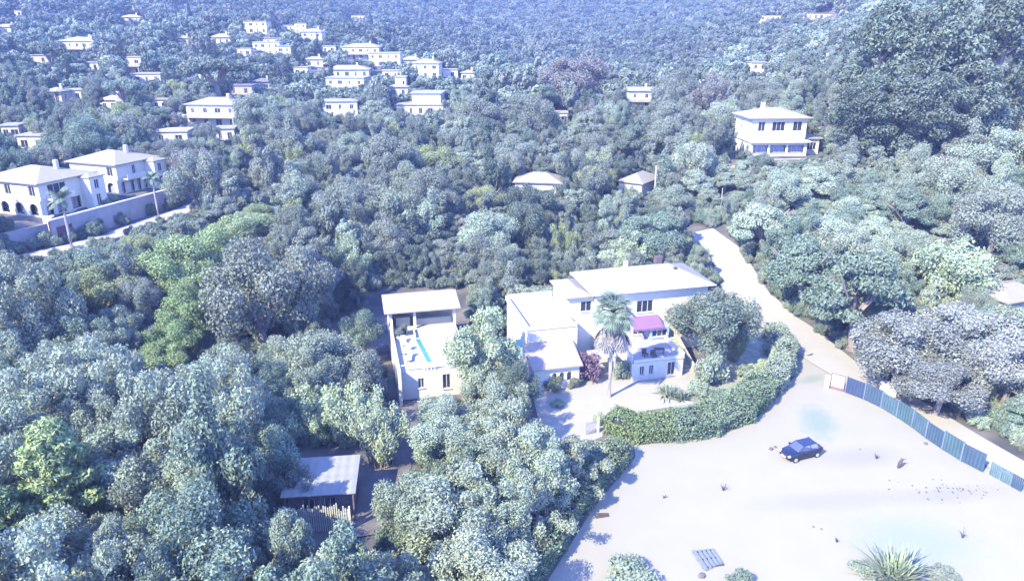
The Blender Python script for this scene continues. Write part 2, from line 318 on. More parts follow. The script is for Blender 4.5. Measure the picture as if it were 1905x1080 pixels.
def trunk_mb(seed, zc=1.15, r=0.085, nb=5, spread=0.6, base=0.0, lean=0.08):
    g = random.Random(seed); mb = MB(); x, y = g.uniform(-lean, lean), g.uniform(-lean, lean); zf = zc * 0.55
    mb.tube([(0, 0, -0.15), (x * 0.3, y * 0.3, zf * 0.45), (x, y, zf)], [r * 1.35, r, r * 0.8], 8)
    for i in range(nb):
        a = 6.283 * i / nb + g.uniform(-.4, .4); q = spread * g.uniform(0.7, 1.1)
        mb.tube([(x, y, zf * 0.9), (x + math.cos(a) * q * .45, y + math.sin(a) * q * .45, zf + (zc - zf) * .6), (x + math.cos(a) * q, y + math.sin(a) * q, zc + g.uniform(0, .3))], [r * .6, r * .4, r * .16], 5)
    return mb
T = {}
T['silver'] = leaf_mat('silver_green_leaves', (0.158, 0.191, 0.137), (0.263, 0.309, 0.226))
T['grey'] = leaf_mat('grey_green_leaves', (0.118, 0.136, 0.108), (0.207, 0.235, 0.182))
T['dark'] = leaf_mat('dark_green_leaves', (0.072, 0.094, 0.073), (0.140, 0.174, 0.131))
T['teal'] = leaf_mat('sea_green_leaves', (0.094, 0.134, 0.102), (0.190, 0.242, 0.174))
T['green'] = leaf_mat('fresh_green_leaves', (0.112, 0.158, 0.071), (0.234, 0.305, 0.145))
T['lime'] = leaf_mat('yellow_green_leaves', (0.157, 0.189, 0.091), (0.286, 0.325, 0.170))
T['pale'] = leaf_mat('pale_feathery_leaves', (0.226, 0.272, 0.169), (0.324, 0.383, 0.240))
T['mauve'] = leaf_mat('mauve_twigs_and_leaves', (0.150, 0.144, 0.131), (0.223, 0.222, 0.188))
T['lilac'] = leaf_mat('lilac_grey_leaves', (0.129, 0.139, 0.120), (0.256, 0.275, 0.240))
T['purple'] = leaf_mat('purple_flowering_leaves', (0.091, 0.062, 0.091), (0.180, 0.118, 0.144))
T['cypress'] = leaf_mat('cypress_leaves', (0.031, 0.042, 0.042), (0.073, 0.092, 0.084))
T['hedge'] = leaf_mat('hedge_leaves', (0.095, 0.127, 0.076), (0.194, 0.242, 0.149))
PROTO = {}
def proto(kind, V, tmb, tb=BARK):
    cm = mesh_quads(kind + '_crown', V, T['grey']); tm = bpy.data.meshes.new(kind + '_trunk'); tm.from_pydata(tmb.v, [], tmb.f); tm.materials.append(tb)
    PROTO.setdefault(kind, []).append((cm, tm))
for s in range(3):   # ragged, branchy crowns with gaps
    g = random.Random(140 + s); cs = []; rs = []; tm = MB().tube([(0, 0, -.15), (.03, .02, .6)], [.11, .08], 8)
    for i in range(15):
        a = i * 2.4 + g.uniform(-.4, .4); el = g.uniform(.05, 1.45); Lb = g.uniform(.65, 1.15); hz_ = g.uniform(.45, .8)
        dx, dy, dz = math.cos(a) * math.cos(el), math.sin(a) * math.cos(el), math.sin(el) * 1.15
        tm.tube([(0.03, .02, hz_), (dx * Lb * .5, dy * Lb * .5, hz_ + dz * Lb * .4), (dx * Lb, dy * Lb, hz_ + dz * Lb)], [.04, .025, .008], 4)
        for f in (.45, .62, .78, .92, 1.05): cs.append((dx * Lb * f + g.uniform(-.09, .09), dy * Lb * f + g.uniform(-.09, .09), hz_ + dz * Lb * f + g.uniform(-.08, .1))); rs.append(g.uniform(.10, .21))
    proto('broadleaf_tree', cloud(cs, rs, 19000, (.024, .032, .027)[s], seed=140 + s, stretch=(1.0, 1.5, 1.2)[s], droop=(0, .4, 0)[s], sq=1.0, shell=.7), tm)
for s in range(2):
    cs, rs = lobes(s, 24 + s * 3); PROTO.setdefault('broadleaf_tree', [])
    proto('broadleaf_tree', cloud(cs, rs, 22000, 0.027, seed=s), trunk_mb(s))
for s in range(3):
    cs, rs = lobes(20 + s, 28, lr=(0.13, 0.34), inner=0.88); proto('olive_tree', cloud(cs, rs, 17000, 0.026, seed=20 + s, jit=1.2, stretch=1.3), trunk_mb(20 + s, nb=6))
for s in range(2):    # pines: layered flat pads
    g = random.Random(40 + s); cs = []; rs = []
    for i in range(26):
        a = g.random() * 6.28; q = g.random() ** .6 * .85; cs.append((math.cos(a) * q, math.sin(a) * q, 0.75 + (1 - q) * 0.9 + g.uniform(-.15, .15))); rs.append(g.uniform(.22, .36))
    proto('pine_tree', cloud(cs, rs, 19000, 0.027, sq=0.42, seed=40 + s, stretch=1.4, up=0.5), trunk_mb(40 + s, 1.2, nb=8, spread=.8))
g = random.Random(45); cs = []; rs = []; tm = MB().tube([(0, 0, -.1), (0, 0, 1.4), (0.03, 0, 2.5)], [.09, .06, .02], 8)
for i in range(44):
    z = .35 + 2.0 * (i / 44); q = (1 - (i / 44)) ** .75; a = i * 2.4 + g.uniform(-.3, .3)
    for f in (.35, .62, .9): cs.append((math.cos(a) * q * f, math.sin(a) * q * f, z + .25 * f)); rs.append(.10 + .13 * (1.1 - f) + .05)
    tm.tube([(0, 0, z - .05), (math.cos(a) * q * .9, math.sin(a) * q * .9, z + .2)], [.03, .008], 4)
proto('conifer_tree', cloud(cs, rs, 26000, 0.026, sq=.6, seed=45, stretch=1.8, up=.3), tm)
g = random.Random(50); cs = []; rs = []    # umbrella pine
for i in range(26): a = g.random() * 6.28; q = g.random() ** .5 * .9; cs.append((math.cos(a) * q, math.sin(a) * q, 1.5 - q * q * .25)); rs.append(g.uniform(.2, .32))
proto('umbrella_pine', cloud(cs, rs, 7000, 0.045, sq=0.55, seed=50), trunk_mb(50, 1.45, nb=7, spread=.8))
for s in range(2):
    g = random.Random(60 + s); cs = []; rs = []
    for i in range(18): z = 0.3 + i * 0.36; q = 0.45 * (1 - (i / 18) ** 2.2) + .08; cs.append((g.uniform(-.25, .25), g.uniform(-.25, .25), z)); rs.append(max(.18, q * 1.6))
    proto('cypress_tree', cloud(cs, rs, 4500, 0.07, seed=60 + s, stretch=1.5, droop=-1, sq=1.2), MB().tube([(0, 0, -.1), (0, 0, 5)], [.14, .05], 6))
for s in range(3):   # eucalyptus: tall, ragged hanging clumps
    g = random.Random(70 + s); cs = []; rs = []
    for i in range(66):
        z = g.uniform(1.0, 4.6); q = math.sin(min(1, (z - .7) / 3.9) * 2.9) * g.uniform(.35, 1.0); a = g.random() * 6.28; cs.append((math.cos(a) * q, math.sin(a) * q, z)); rs.append(g.uniform(.2, .38))
    tm = MB().tube([(0, 0, -.2), (.05, .03, 1.5), (-.05, .08, 3.6)], [.12, .09, .04], 8)
    for i in range(0, 66, 4): c = cs[i]; tm.tube([(0.02, .05, c[2] - .8), (c[0] * .6, c[1] * .6, c[2] - .25), c], [.05, .03, .012], 5)
    proto('eucalyptus_tree', cloud(cs, rs, 32000, 0.036, sq=1.15, seed=70 + s, stretch=1.5, droop=.7, jit=1.1), tm, mat('pale_bark', (.17, .16, .15), (.10, .095, .09), .9, 5))
for s in range(2):   # feathery bamboo-like clump: arching vertical sprays
    g = random.Random(80 + s); cs = []; rs = []; tm = MB()
    for i in range(42):
        a = g.random() * 6.28; q = g.random() ** .6; h = g.uniform(.9, 1.9) * (1.1 - .4 * q); x, y = math.cos(a) * q, math.sin(a) * q
        tm.tube([(x * .35, y * .35, -.1), (x * .55, y * .55, h * .6), (x, y, h)], [.02, .015, .006], 4)
        for k in range(3): f = .5 + k * .25; cs.append((x * (f * .9), y * (f * .9), h * f)); rs.append(g.uniform(.14, .24))
    proto('bamboo_clump', cloud(cs, rs, 22000, 0.025, sq=1.4, seed=80 + s, stretch=1.7, droop=.6, jit=1.0, shell=.8), tm)
for s in range(3):
    cs, rs = lobes(90 + s, 12, zc=.55, h=.55, lr=(.25, .42), inner=.7); proto('shrub', cloud(cs, rs, 5000, 0.055, seed=90 + s), trunk_mb(90 + s, .5, .05, 5, .5))
HC = {'conifer_tree': (1.3, 1.1), 'broadleaf_tree': (1.15, .85), 'olive_tree': (1.15, .95), 'pine_tree': (1.2, .7), 'umbrella_pine': (1.4, .35), 'cypress_tree': (3.2, 3.4), 'eucalyptus_tree': (2.9, 2.0), 'bamboo_clump': (1.0, 1.0), 'shrub': (.55, .75)}
occ = []     # placed trees (x, y, r)
def tree(kind, x, y, sx, sz, tone, label, group=None, cat=None, z=None, var=None):
    k = random.randrange(len(PROTO[kind])) if var is None else var; cm, tm = PROTO[kind][k]
    o = empty(kind, (x, y, (H(x, y) if z is None else z) - 0.05), random.random() * 6.28, label, cat or kind.replace('_', ' '), group)
    o.scale = (sx, sx, sz)
    c = bpy.data.objects.new('crown', cm); scene.collection.objects.link(c); c.parent = o; c.material_slots[0].link = 'OBJECT'; c.material_slots[0].material = T[tone]
    t = bpy.data.objects.new('stems' if kind in ('bamboo_clump', 'shrub') else 'trunk', tm); scene.collection.objects.link(t); t.parent = o
    occ.append((x, y, sx)); return o
def hero(kind, px, py, rx, ry, tone, label, group=None, cat=None, z=None):
    var = random.choice([3, 4]) if kind == 'broadleaf_tree' and rx > 33 else None
    hz, hr = HC[kind]; d = ray(px, py); ts = np.arange(30, 1200, 0.5)
    dep = ts                       # depth along the view axis
    sz = ry * dep / F / hr; pts = np.stack([d.x * ts, d.y * ts], 1)
    gz = Hn(pts) if z is None else np.full(len(ts), z)
    f = CH + d.z * ts - gz - hz * sz; i = int(np.argmax(f < 0)); t = ts[i]
    return tree(kind, d.x * t, d.y * t, rx * t / F, float(sz[i]), tone, label, group, cat, z=float(gz[i]), var=var)
# ------------------------------------------------------------------ landmark trees
hero('broadleaf_tree', 1326, 606, 76, 62, 'dark', 'big dark round tree at the right front corner of the pink awning villa', cat='tree')
hero('bamboo_clump', 1368, 632, 24, 45, 'lime', 'slender yellow green bush climbing on the right of the big round dark tree', cat='bush')
hero('shrub', 1326, 690, 32, 40, 'silver', 'silvery shrub in front of the big round dark tree', cat='shrub')
hero('olive_tree', 903, 650, 64, 82, 'pale', 'silvery olive like tree overlapping the right side of the pool house', cat='tree')
hero('broadleaf_tree', 962, 722, 38, 46, 'dark', 'dark green tree beside the courtyard, right below the silvery olive like tree', cat='tree')
hero('broadleaf_tree', 676, 622, 36, 40, 'teal', 'small round sea green tree alone in the shaded clearing left of the pool house', cat='tree')
for i, (x, y, a, b, l) in enumerate([(580,770,50,46,'leftmost'), (648,768,48,52,'middle'), (703,800,44,66,'rightmost')]):
    hero('bamboo_clump', x, y, a * 1.25, b * 1.15, 'pale', f'{l} of three feathery yellow green clumps behind the shed roof', cat='bamboo')
hero('bamboo_clump', 535, 905, 52, 62, 'grey', 'grey feathery reeds leaning over the left of the shed roof', cat='reeds')
hero('broadleaf_tree', 485, 560, 95, 95, 'grey', 'large blue grey tree on the left bank of the shaded clearing', cat='tree')
for x, y, a, b, t, l in [(445,428,52,30,'lime','yellow green tree topmost in the vivid green streak below the street'), (398,475,58,44,'green','vivid green tree with pale tips below the yellow green one'),
                         (330,505,60,52,'green','broad vivid green tree in the middle of the green streak'), (352,590,52,52,'green','vivid green tree hung with leaves above the grey wood'), (372,542,50,40,'green','vivid green tree right below the broad one of the streak'),(325,636,46,34,'green','vivid green tree near the lower end of the streak'),(474,408,36,22,'lime','small yellow green tree at the upper right end of the streak'),(185,552,60,44,'lime','yellowish tree in the upper left wood below the street'),(292,672,52,26,'green','low vivid green tree at the foot of the green streak'),
                         (262,456,34,20,'lime','small yellow green tree right below the garden wall of the villas')]:
    hero('broadleaf_tree', x, y, a, b, t, l, cat='tree')
hero('conifer_tree', 110, 905, 112, 115, 'green', 'big light green conifer at the lower left edge of the wood', cat='conifer')
hero('conifer_tree', 10, 995, 90, 90, 'green', 'light green conifer cut by the lower left corner', cat='conifer')
hero('shrub', 330, 1010, 60, 50, 'mauve', 'bush with pinkish tips in the lower left wood', cat='bush')
for x, y, a, b, t, l in [(1605,530,98,78,'teal','largest spreading pine right of the lane, dark shade under its right side'), (1500,480,74,64,'teal','pine bending over the lane left of the largest pine'),
                         (1425,405,62,48,'silver','rounded pine at the bend of the lane below the two storey villa'), (1555,430,60,44,'silver','pale pine behind the largest spreading pine')]:
    hero('pine_tree', x, y, a, b, t, l, cat='pine')
hero('bamboo_clump', 1785, 505, 86, 62, 'pale', 'pale feathery thicket between the pine and the right edge', cat='thicket')
for x, y, a, b, l in [(1680,650,88,60,'left front'), (1795,640,96,62,'middle'), (1880,690,70,66,'right edge'), (1750,720,70,44,'lowest')]:
    hero('broadleaf_tree', x, y, a, b, 'lilac', f'{l} dome of the grey lilac tree clump above the blue fence', cat='tree')
hero('broadleaf_tree', 1852, 415, 68, 62, 'grey', 'tree with a white branch and dark underside at the right edge', cat='tree')
hero('broadleaf_tree', 1775, 350, 60, 50, 'silver', 'pale tree left above the right edge tree with the dark underside', cat='tree')
hero('broadleaf_tree', 1870, 290, 70, 50, 'silver', 'pale bushy tree below the tall gum trees at the right edge', cat='tree')
hero('cypress_tree', 1058, 322, 15, 44, 'cypress', 'narrow dark cypress between the pale roof and the pale thicket', cat='cypress')
hero('cypress_tree', 1237, 322, 20, 48, 'teal', 'broad green cypress just right of the white pole', cat='cypress')
hero('bamboo_clump', 1118, 308, 38, 34, 'pale', 'pale yellow green thicket right of the narrow dark cypress', cat='thicket')
hero('broadleaf_tree', 818, 303, 50, 30, 'lime', 'broad yellowish tree in the middle distance', cat='tree')
hero('broadleaf_tree', 1068, 150, 62, 42, 'mauve', 'large mauve leafless looking tree on the far slope', cat='tree')
hero('broadleaf_tree', 365, 312, 46, 34, 'mauve', 'dome of a mauve tree right of the villas at left', cat='tree')
hero('broadleaf_tree', 1290, 305, 40, 40, 'silver', 'pale lilac tree above the bend of the lane', cat='tree')
hero('broadleaf_tree', 1215, 440, 60, 40, 'teal', 'green grey tree behind the chimney of the villa', cat='tree')
hero('olive_tree', 1130, 488, 50, 26, 'pale', 'pale loquat like tree against the back of the villa roof', cat='tree')
for x, y, a, b, l in [(1640,120,75,110,'leftmost'), (1745,110,82,125,'tallest central'), (1860,110,80,120,'rightmost'), (1610,215,60,72,'lowest left'), (1700,200,66,84,'front'), (1800,195,72,80,'front right')]:
    hero('eucalyptus_tree', x, y, a, b, 'dark', f'{l} gum tree in the tall ragged stand at upper right', cat='gum tree')
hero('shrub', 1418, 303, 28, 14, 'dark', 'clipped dark shrub below the terrace of the two storey villa', cat='shrub')
hero('shrub', 1500, 312, 30, 20, 'teal', 'rounded bluish shrub right below the two storey villa', cat='shrub')
hero('umbrella_pine', 400, 122, 66, 20, 'dark', 'wide dark umbrella pine standing over the far houses', cat='pine')
hero('umbrella_pine', 92, 88, 34, 16, 'dark', 'umbrella pine beside the thin cypresses at far left', cat='pine')
hero('umbrella_pine', 225, 158, 36, 15, 'teal', 'umbrella pine above the small house with the brown gable', cat='pine')
for i, (x, y, a, b) in enumerate([(112,112,4,17),(122,120,4,19),(98,104,3,15),(228,122,4,20),(222,120,3,18),(270,46,6,22),(312,90,4,14),(660,250,9,30),(748,90,5,15),(758,88,4,13),(432,38,3,10),(352,60,4,12),(828,210,8,26),(845,160,6,14),(570,95,4,12),(505,35,4,14),(300,60,4,10)]):
    hero('cypress_tree', x, y, a, b, 'cypress', 'thin dark cypress among the houses on the far hillside', 'far hillside cypresses', 'cypress')
# ================================================================== BUILDINGS
def face_frame(P0, P1):
    P0 = Vector((P0[0], P0[1], 0)); P1 = Vector((P1[0], P1[1], 0)); d = (P1 - P0).normalized()
    return Matrix(((d.x, -d.y, 0, P0.x), (d.y, d.x, 0, P0.y), (0, 0, 1, 0), (0, 0, 0, 1)))   # local x along wall, local -y outwards
def window(parent, P0, P1, h, mull=1, name='window', glass=None, frame=None, dep=0.12, arch=False):
    M = face_frame(P0, P1); u0, u1, z0, z1 = h[:4]; f = MB(); t = 0.07
    if len(h) > 4 and h[4]:
        r = (u1 - u0) / 2; cu = (u0 + u1) / 2; zc = z1 - r * .9; K = 10
        arc = [(u0 + .01, z0)] + [(cu - (r - .01) * math.cos(math.pi * k / K), zc + (r * .9 - .01) * math.sin(math.pi * k / K)) for k in range(K + 1)] + [(u1 - .01, z0)]
        p = MB(); n = len(arc); vs = [M @ Vector((a, dep, b)) for a, b in arc] + [M @ Vector((a, dep + .05, b)) for a, b in arc]
        p.add(vs, [tuple(range(n)), tuple(range(2 * n - 1, n - 1, -1))] + [(i, (i + 1) % n, (i + 1) % n + n, i + n) for i in range(n)])
        return p.build(name, glass or GLASS, parent)
    f.box(u0, u0 + t, dep - .03, dep + .05, z0, z1, M); f.box(u1 - t, u1, dep - .03, dep + .05, z0, z1, M)
    f.box(u0 + t, u1 - t, dep - .03, dep + .05, z0, z0 + t, M); f.box(u0 + t, u1 - t, dep - .03, dep + .05, z1 - t, z1, M)
    for k in range(mull): c = u0 + (u1 - u0) * (k + 1) / (mull + 1); f.box(c - t / 2, c + t / 2, dep - .028, dep + .048, z0 + t, z1 - t, M)
    fo = f.build(name, frame or FRAME, parent)
    MB().box(u0 + t * .5, u1 - t * .5, dep, dep + .02, z0 + t * .5, z1 - t * .5, M).build('pane', glass or GLASS, fo)
    if u1 - u0 > .5 and z1 - z0 < 2: MB().box(u0 - .08, u1 + .08, -.1, .03, z0 - .09, z0, M).build('sill', FRAME, fo)
    return fo
def block(parent, x0, x1, y0, y1, z0, z1, mw, front=(), right=(), left=(), name='wall', cap=True, dep=0.12, wname='window', glass=None):
    mb = MB(); F0, F1 = (x0, y0), (x1, y0); R0, R1 = (x1, y0), (x1, y1); L0, L1 = (x0, y1), (x0, y0)
    mb.wall(F0, F1, z0, z1, front); mb.wall(R0, R1, z0, z1, right); mb.wall((x1, y1), (x0, y1), z0, z1); mb.wall(L0, L1, z0, z1, left)
    if cap: mb.add([(x0, y0, z1), (x1, y0, z1), (x1, y1, z1), (x0, y1, z1)], [(0, 1, 2, 3)])
    o = mb.build(name, mw, parent)
    for (a, b, hs) in ((F0, F1, front), (R0, R1, right), (L0, L1, left)):
        for h in hs: window(parent, a, b, h, 2 if h[1] - h[0] > 2 else 1, wname if h[2] > z0 + .4 + 2.0 * 0 or h[2] > 0.3 else 'door', glass, dep=dep)
    return o
HOUSES = []
def house(loc, rz, w, d, h, label, roof='hip', front=None, right=None, left=None, rise=1.3, mw=None, mr=None, chimney=True, group=None, drop=2.5, over=.5, gable=False, extra=None, cat='house'):
    t = empty('house', loc, rz, label, cat, group)
    if front is None:
        n = max(2, int(w / 3.2)); front = []
        for s in range(max(1, round(h / 2.9))):
            for k in range(n): c = w * (k + .5) / n; front.append((c - .6, c + .6, s * 2.9 + .9, s * 2.9 + 2.2))
    block(t, -w / 2, w / 2, 0, d, -drop, h, mw or WALL, front, right or (), left or ())
    if roof == 'hip':
        mb = MB(); hip(mb, -w / 2, w / 2, 0, d, h + .004, rise, over, gable); r = mb.build('roof', mr or ROOF, t)
    else:
        mb = MB(); mb.box(-w / 2 - .3, w / 2 + .3, -.3, d + .3, h + .004, h + .3); r = mb.build('roof', mr or FLATR, t)
    if chimney: MB().box(w * .2, w * .2 + .6, d * .45, d * .45 + .6, h + .2, h + rise + 1.0).box(w * .2 - .08, w * .2 + .68, d * .45 - .08, d * .45 + .68, h + rise + 1.0, h + rise + 1.12).build('chimney', mw or WALL, r)
    HOUSES.append((loc[0], loc[1], max(w, d) * .6)); return t
# -- far hillside: (px centre, py base, width px, storeys, roof, D guess, label)
far = [(6,62,46,1,'hip','pale house cut by the left edge, near the top of the hill'),(243,42,36,1,'hip','small white roofed house left of the tall dark cypress at the very top'),
 (147,104,70,2,'hip','large house with a pale hipped roof on the upper left slope'),(72,118,36,1,'flat','low flat house beside the umbrella pine and thin cypresses at far left'),
 (249,137,34,2,'flat','narrow two storey house with dark windows right of a cypress pair'),(274,154,52,1,'flat','long low flat roofed house under the narrow two storey house'),
 (134,187,46,1,'flat','low flat house half sunk in trees at mid left'),(205,206,36,1,'hip','small white house with the brown gabled wing'),
 (361,150,30,1,'hip','tiny pale house left of the wide umbrella pine'),(447,176,46,1,'flat','shaded bluish house behind the wide umbrella pine'),(487,168,34,1,'hip','pale cottage right of the shaded bluish house'),
 (411,82,36,1,'hip','small house with a bright roof above the wide umbrella pine'),(397,236,96,2,'hip','broad villa with a large bright hipped roof and terrace below it'),
 (318,268,62,1,'flat','pinkish flat roofed building in front of the broad villa'),(60,278,50,1,'flat','flat white building at the left edge behind the long villas'),
 (468,62,58,2,'flat','uppermost long white villa left of centre'),(541,56,46,1,'flat','long flat house right of the uppermost villa'),(581,82,38,2,'hip','cube shaped bright house at the head of the terraces'),
 (500,84,44,1,'flat','low terrace house under the uppermost villa'),(497,104,50,2,'flat','wide two storey house with a balcony below the terrace house'),(584,124,34,1,'hip','small bright roofed house left of the stacked pair'),
 (646,144,80,1,'hip','upper house of the stacked pair, with a broad bright roof'),(643,176,72,2,'flat','lower house of the stacked pair, with wide dark windows'),(635,226,62,2,'flat','white cube house below the stacked pair with two dark windows'),
 (672,112,68,2,'hip','house with stepped bright roofs above the stacked pair'),(716,124,58,2,'flat','two storey house right of the stepped roofs'),(765,124,36,1,'hip','low bright roof beside two cypresses'),
 (792,146,50,2,'hip','house with a square front on the right shoulder of the hill'),(832,144,40,1,'flat','last low white house at the right end of the hill terraces'),(783,214,90,1,'flat','large white house on two levels right of the white cube house'),
 (1191,204,44,2,'hip','white gable ended house alone among the trees'),(1411,146,30,2,'flat','small white tower like house on the far slope'),(1438,38,46,1,'flat','white house at the top edge, centre right'),(1528,36,56,1,'flat','flat bright house at the top edge beside the gum trees'),
 (30,30,26,1,'flat','tiny white house near the upper left corner'),(340,84,24,1,'hip','tiny house between two cypresses on the upper slope'),(172,132,24,1,'flat','small white box of a house right of the thin cypresses'),
 (455,104,26,1,'flat','little terrace house left of the wide two storey house'),(530,112,24,2,'flat','narrow white house right of the wide two storey house'),(560,62,22,2,'flat','small white block between the long flat house and the cube'),
 (612,98,26,1,'flat','pale low house left of the stepped roofs'),(728,146,32,1,'flat','low pale annex under the two storey house on the ridge'),(100,190,34,1,'hip','low pale roofed house at far left below the thin cypresses'),
 (22,258,30,1,'flat','pale shed like house at the left edge above the flat white building'),(560,140,26,1,'flat','small terrace house left of the upper stacked house'),(742,178,34,1,'hip','low house behind the large white house on two levels'),
 (300,205,30,1,'flat','flat pale house left above the broad villa'),(870,150,24,1,'hip','outermost small house right of the hill terraces'),(420,262,34,1,'flat','low white terrace house right below the broad villa'),
 (1044,230,22,1,'flat','tiny white hut peeping from the middle distance trees'),(668,36,28,1,'flat','small pale house at the top edge left of centre')]
PROTECT = []   # (px0, py0, px1, py1, depth): things that must stay in view
for i, (px, py, wp, st, rf, lab) in enumerate(far):
    p = onground(px, py); dep = proj(p)[2]; wd = wp * dep / F; h = 2.8 * st + .1; d = min(9, max(5, wd * .7)); rz = [0.0, 0.08, -0.1, 0.14, -0.05][i % 5]
    n = max(2, int(wd / 3)); fr = []
    for s in range(st):
        for k in range(n):
            c = wd * (k + .5) / n; q = (.4, .55, .8)[(i + k) % 3]; fr.append((c - q, c + q, s * 2.8 + (.8 if s else .4), s * 2.8 + 2.1))
    if 'shaded' in lab: mr = mat('shade_blue_roof', (.12, .12, .16), (.08, .08, .12)); mw = WALL2  # shaded look painted in with a dark bluish roof
    else: mr = [ROOF, ROOF2, ROOF][i % 3] if rf == 'hip' else (mat('pink_flat_roof', (.42, .36, .36), (.36, .3, .3)) if 'pinkish' in lab else FLATR); mw = WALL
    t = house(p, rz, wd, d, h, lab, rf, fr, right=[(d * .3, d * .3 + .9, .9, 2.1)], mw=mw, mr=mr, rise=1.5 if wd > 9 else 1.0, chimney=(rf == 'hip'), gable='gable' in lab and 'white gable' in lab, drop=4)
    if st == 2 and i % 2 == 0:   # terrace slab and parapet
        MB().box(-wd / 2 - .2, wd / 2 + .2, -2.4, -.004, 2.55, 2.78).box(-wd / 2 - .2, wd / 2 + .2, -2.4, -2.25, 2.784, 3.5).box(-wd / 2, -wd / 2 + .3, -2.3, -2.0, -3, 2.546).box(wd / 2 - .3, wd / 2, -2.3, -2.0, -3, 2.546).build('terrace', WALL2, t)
    if 'brown gabled' in lab:
        b = MB(); x0 = wd * .5 + .004; b.box(x0, x0 + 4.2, -.6, d * .8, -4, 2.6); b.build('wing', mat('brown_timber', (.10, .05, .06), (.07, .035, .045)), t)
        b = MB(); hip(b, x0, x0 + 4.2, -.6, d * .8, 2.61, 1.1, .25, True); b.build('wing_roof', ROOF2, t)
    if 'two levels' in lab:
        b = MB(); b.box(-wd * .22, wd * .38, d * .45, d + 5, -1, h + 3.2); b.build('upper_floor', WALL, t); MB().box(-wd * .26, wd * .42, d * .4, d + 5.3, h + 3.204, h + 3.5).build('upper_roof', FLATR, t)
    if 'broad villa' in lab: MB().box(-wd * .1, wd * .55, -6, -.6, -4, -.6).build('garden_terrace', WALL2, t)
    PROTECT.append((px - wp * (.5 if i % 3 else .3), py - h * F / dep * .98 - 8, px + wp * (.5 if i % 2 else .34), py - (.3, .5, .6)[i % 3] * h * F / dep, dep - 3))
# -- low walls and driveways of the far hillside
for a, b, lab in [((120,168),(180,170),'pale retaining wall on the slope left of the flat house'),((590,240),(690,232),'low white garden wall below the white cube house'),((300,164),(345,166),'pale terrace wall right of the low flat roofed house')]:
    p, q = onground(*a), onground(*b); L = (q - p).length; M = face_frame(p, q); m = MB()
    for k in range(4): m.box(L * k / 4, L * (k + 1) / 4 - .02, 0, .3, min(p.z, q.z) - 2, max(p.z, q.z) + .9, M)
    tag(m.build('garden_wall', WALL2), lab, 'wall')
# ------------------------------------------------------------------ two storey villa, right middle distance
gz = 13.0
a = aty(1394, 292, 159); rzV = R(4)
vr = empty('villa', (a.x, a.y, gz), rzV, 'cream two storey villa with three shuttered windows on the hillside at right', 'villa')
ww = 12.6
block(vr, 0, ww, 0, 10, -1.5, 3.0, WALL, [(.6, 3.9, .7, 2.4), (4.4, 7.9, .7, 2.4), (8.4, 11.9, .7, 2.4)], dep=.8, wname='window', glass=CURT)
block(vr, -.004, ww - .4, 0.6, 10, 3.35, 8.0, WALL, [(1.5, 3.0, 5.3, 7.3), (4.6, 7.4, 5.3, 7.3), (9.2, 11.2, 5.3, 7.3)], left=[(3, 4, 5.3, 7)])
MB().box(-.3, ww + .3, -.9, 10.2, 3.004, 3.346).build('floor_band', FRAME, vr)
for u in (1.5, 3.0, 4.6, 7.4, 9.2, 11.2): s = -1 if u in (1.5, 4.6, 9.2) else 0; MB().box(u + s * .5, u + s * .5 + .48, .5, .56, 5.3, 7.3).build('shutter', METAL, vr)
m_ = MB(); hip(m_, 0, ww - .4, .6, 10, 8.004, 1.7, .9); r_ = m_.build('roof', ROOF, vr); MB().box(4, 4.7, 6, 6.7, 9, 10.8).build('chimney', WALL, r_)
block(vr, ww + .3, ww + 3.6, 2, 8, -1.5, 3.4, WALL, [(.6, 2.7, 1.0, 2.6)], name='annex'); MB().box(ww + .2, ww + 4.2, 1.5, 8.2, 3.404, 3.62).build('annex_roof', FLATR, vr)
MB().box(-1.5, 16.5, -4.0, -.1, -3, -.9).box(-1.5, 16.5, -4.0, -3.8, -.896, .1).build('terrace', WALL, vr)
PROTECT.append((1372, 196, 1540, 292, 155)); HOUSES.append((a.x + 7, a.y + 5, 9))
for px, py, w_, d_, lab in [(1000,352,9.5,7,'bright hipped roof showing above the trees in the middle distance'), (1172,352,5,8,'small bright roof at a slant right of the pale thicket')]:
    p = onground(px, py + 14); house((p.x, p.y, p.z - .7), R(-8 if px < 1100 else -35), w_, d_, 3.6, lab, 'hip', rise=1.5, chimney=False); PROTECT.append((px - 42 if px < 1100 else px - 20, py - 24, px + 40 if px < 1100 else px + 18, py - 10, proj(p)[2] - 4))
p = onground(1895, 612); house((p.x + 2, p.y + 2, p.z), R(20), 8, 6, 3.4, 'pale tiled roof half hidden in the trees at the right edge', 'hip', rise=1.2, chimney=False); PROTECT.append((1850, 555, 1910, 566, proj(p)[2] - 2))
p = onground(1372, 338); sheet_ = strip('path', [onground(*q) for q in [(1335,345),(1385,332),(1430,330),(1470,336)]], 4, ROADM, 'pale drive below the two storey villa', 'drive', .1)
PROTECT.append((1345, 322, 1400, 345, 138))
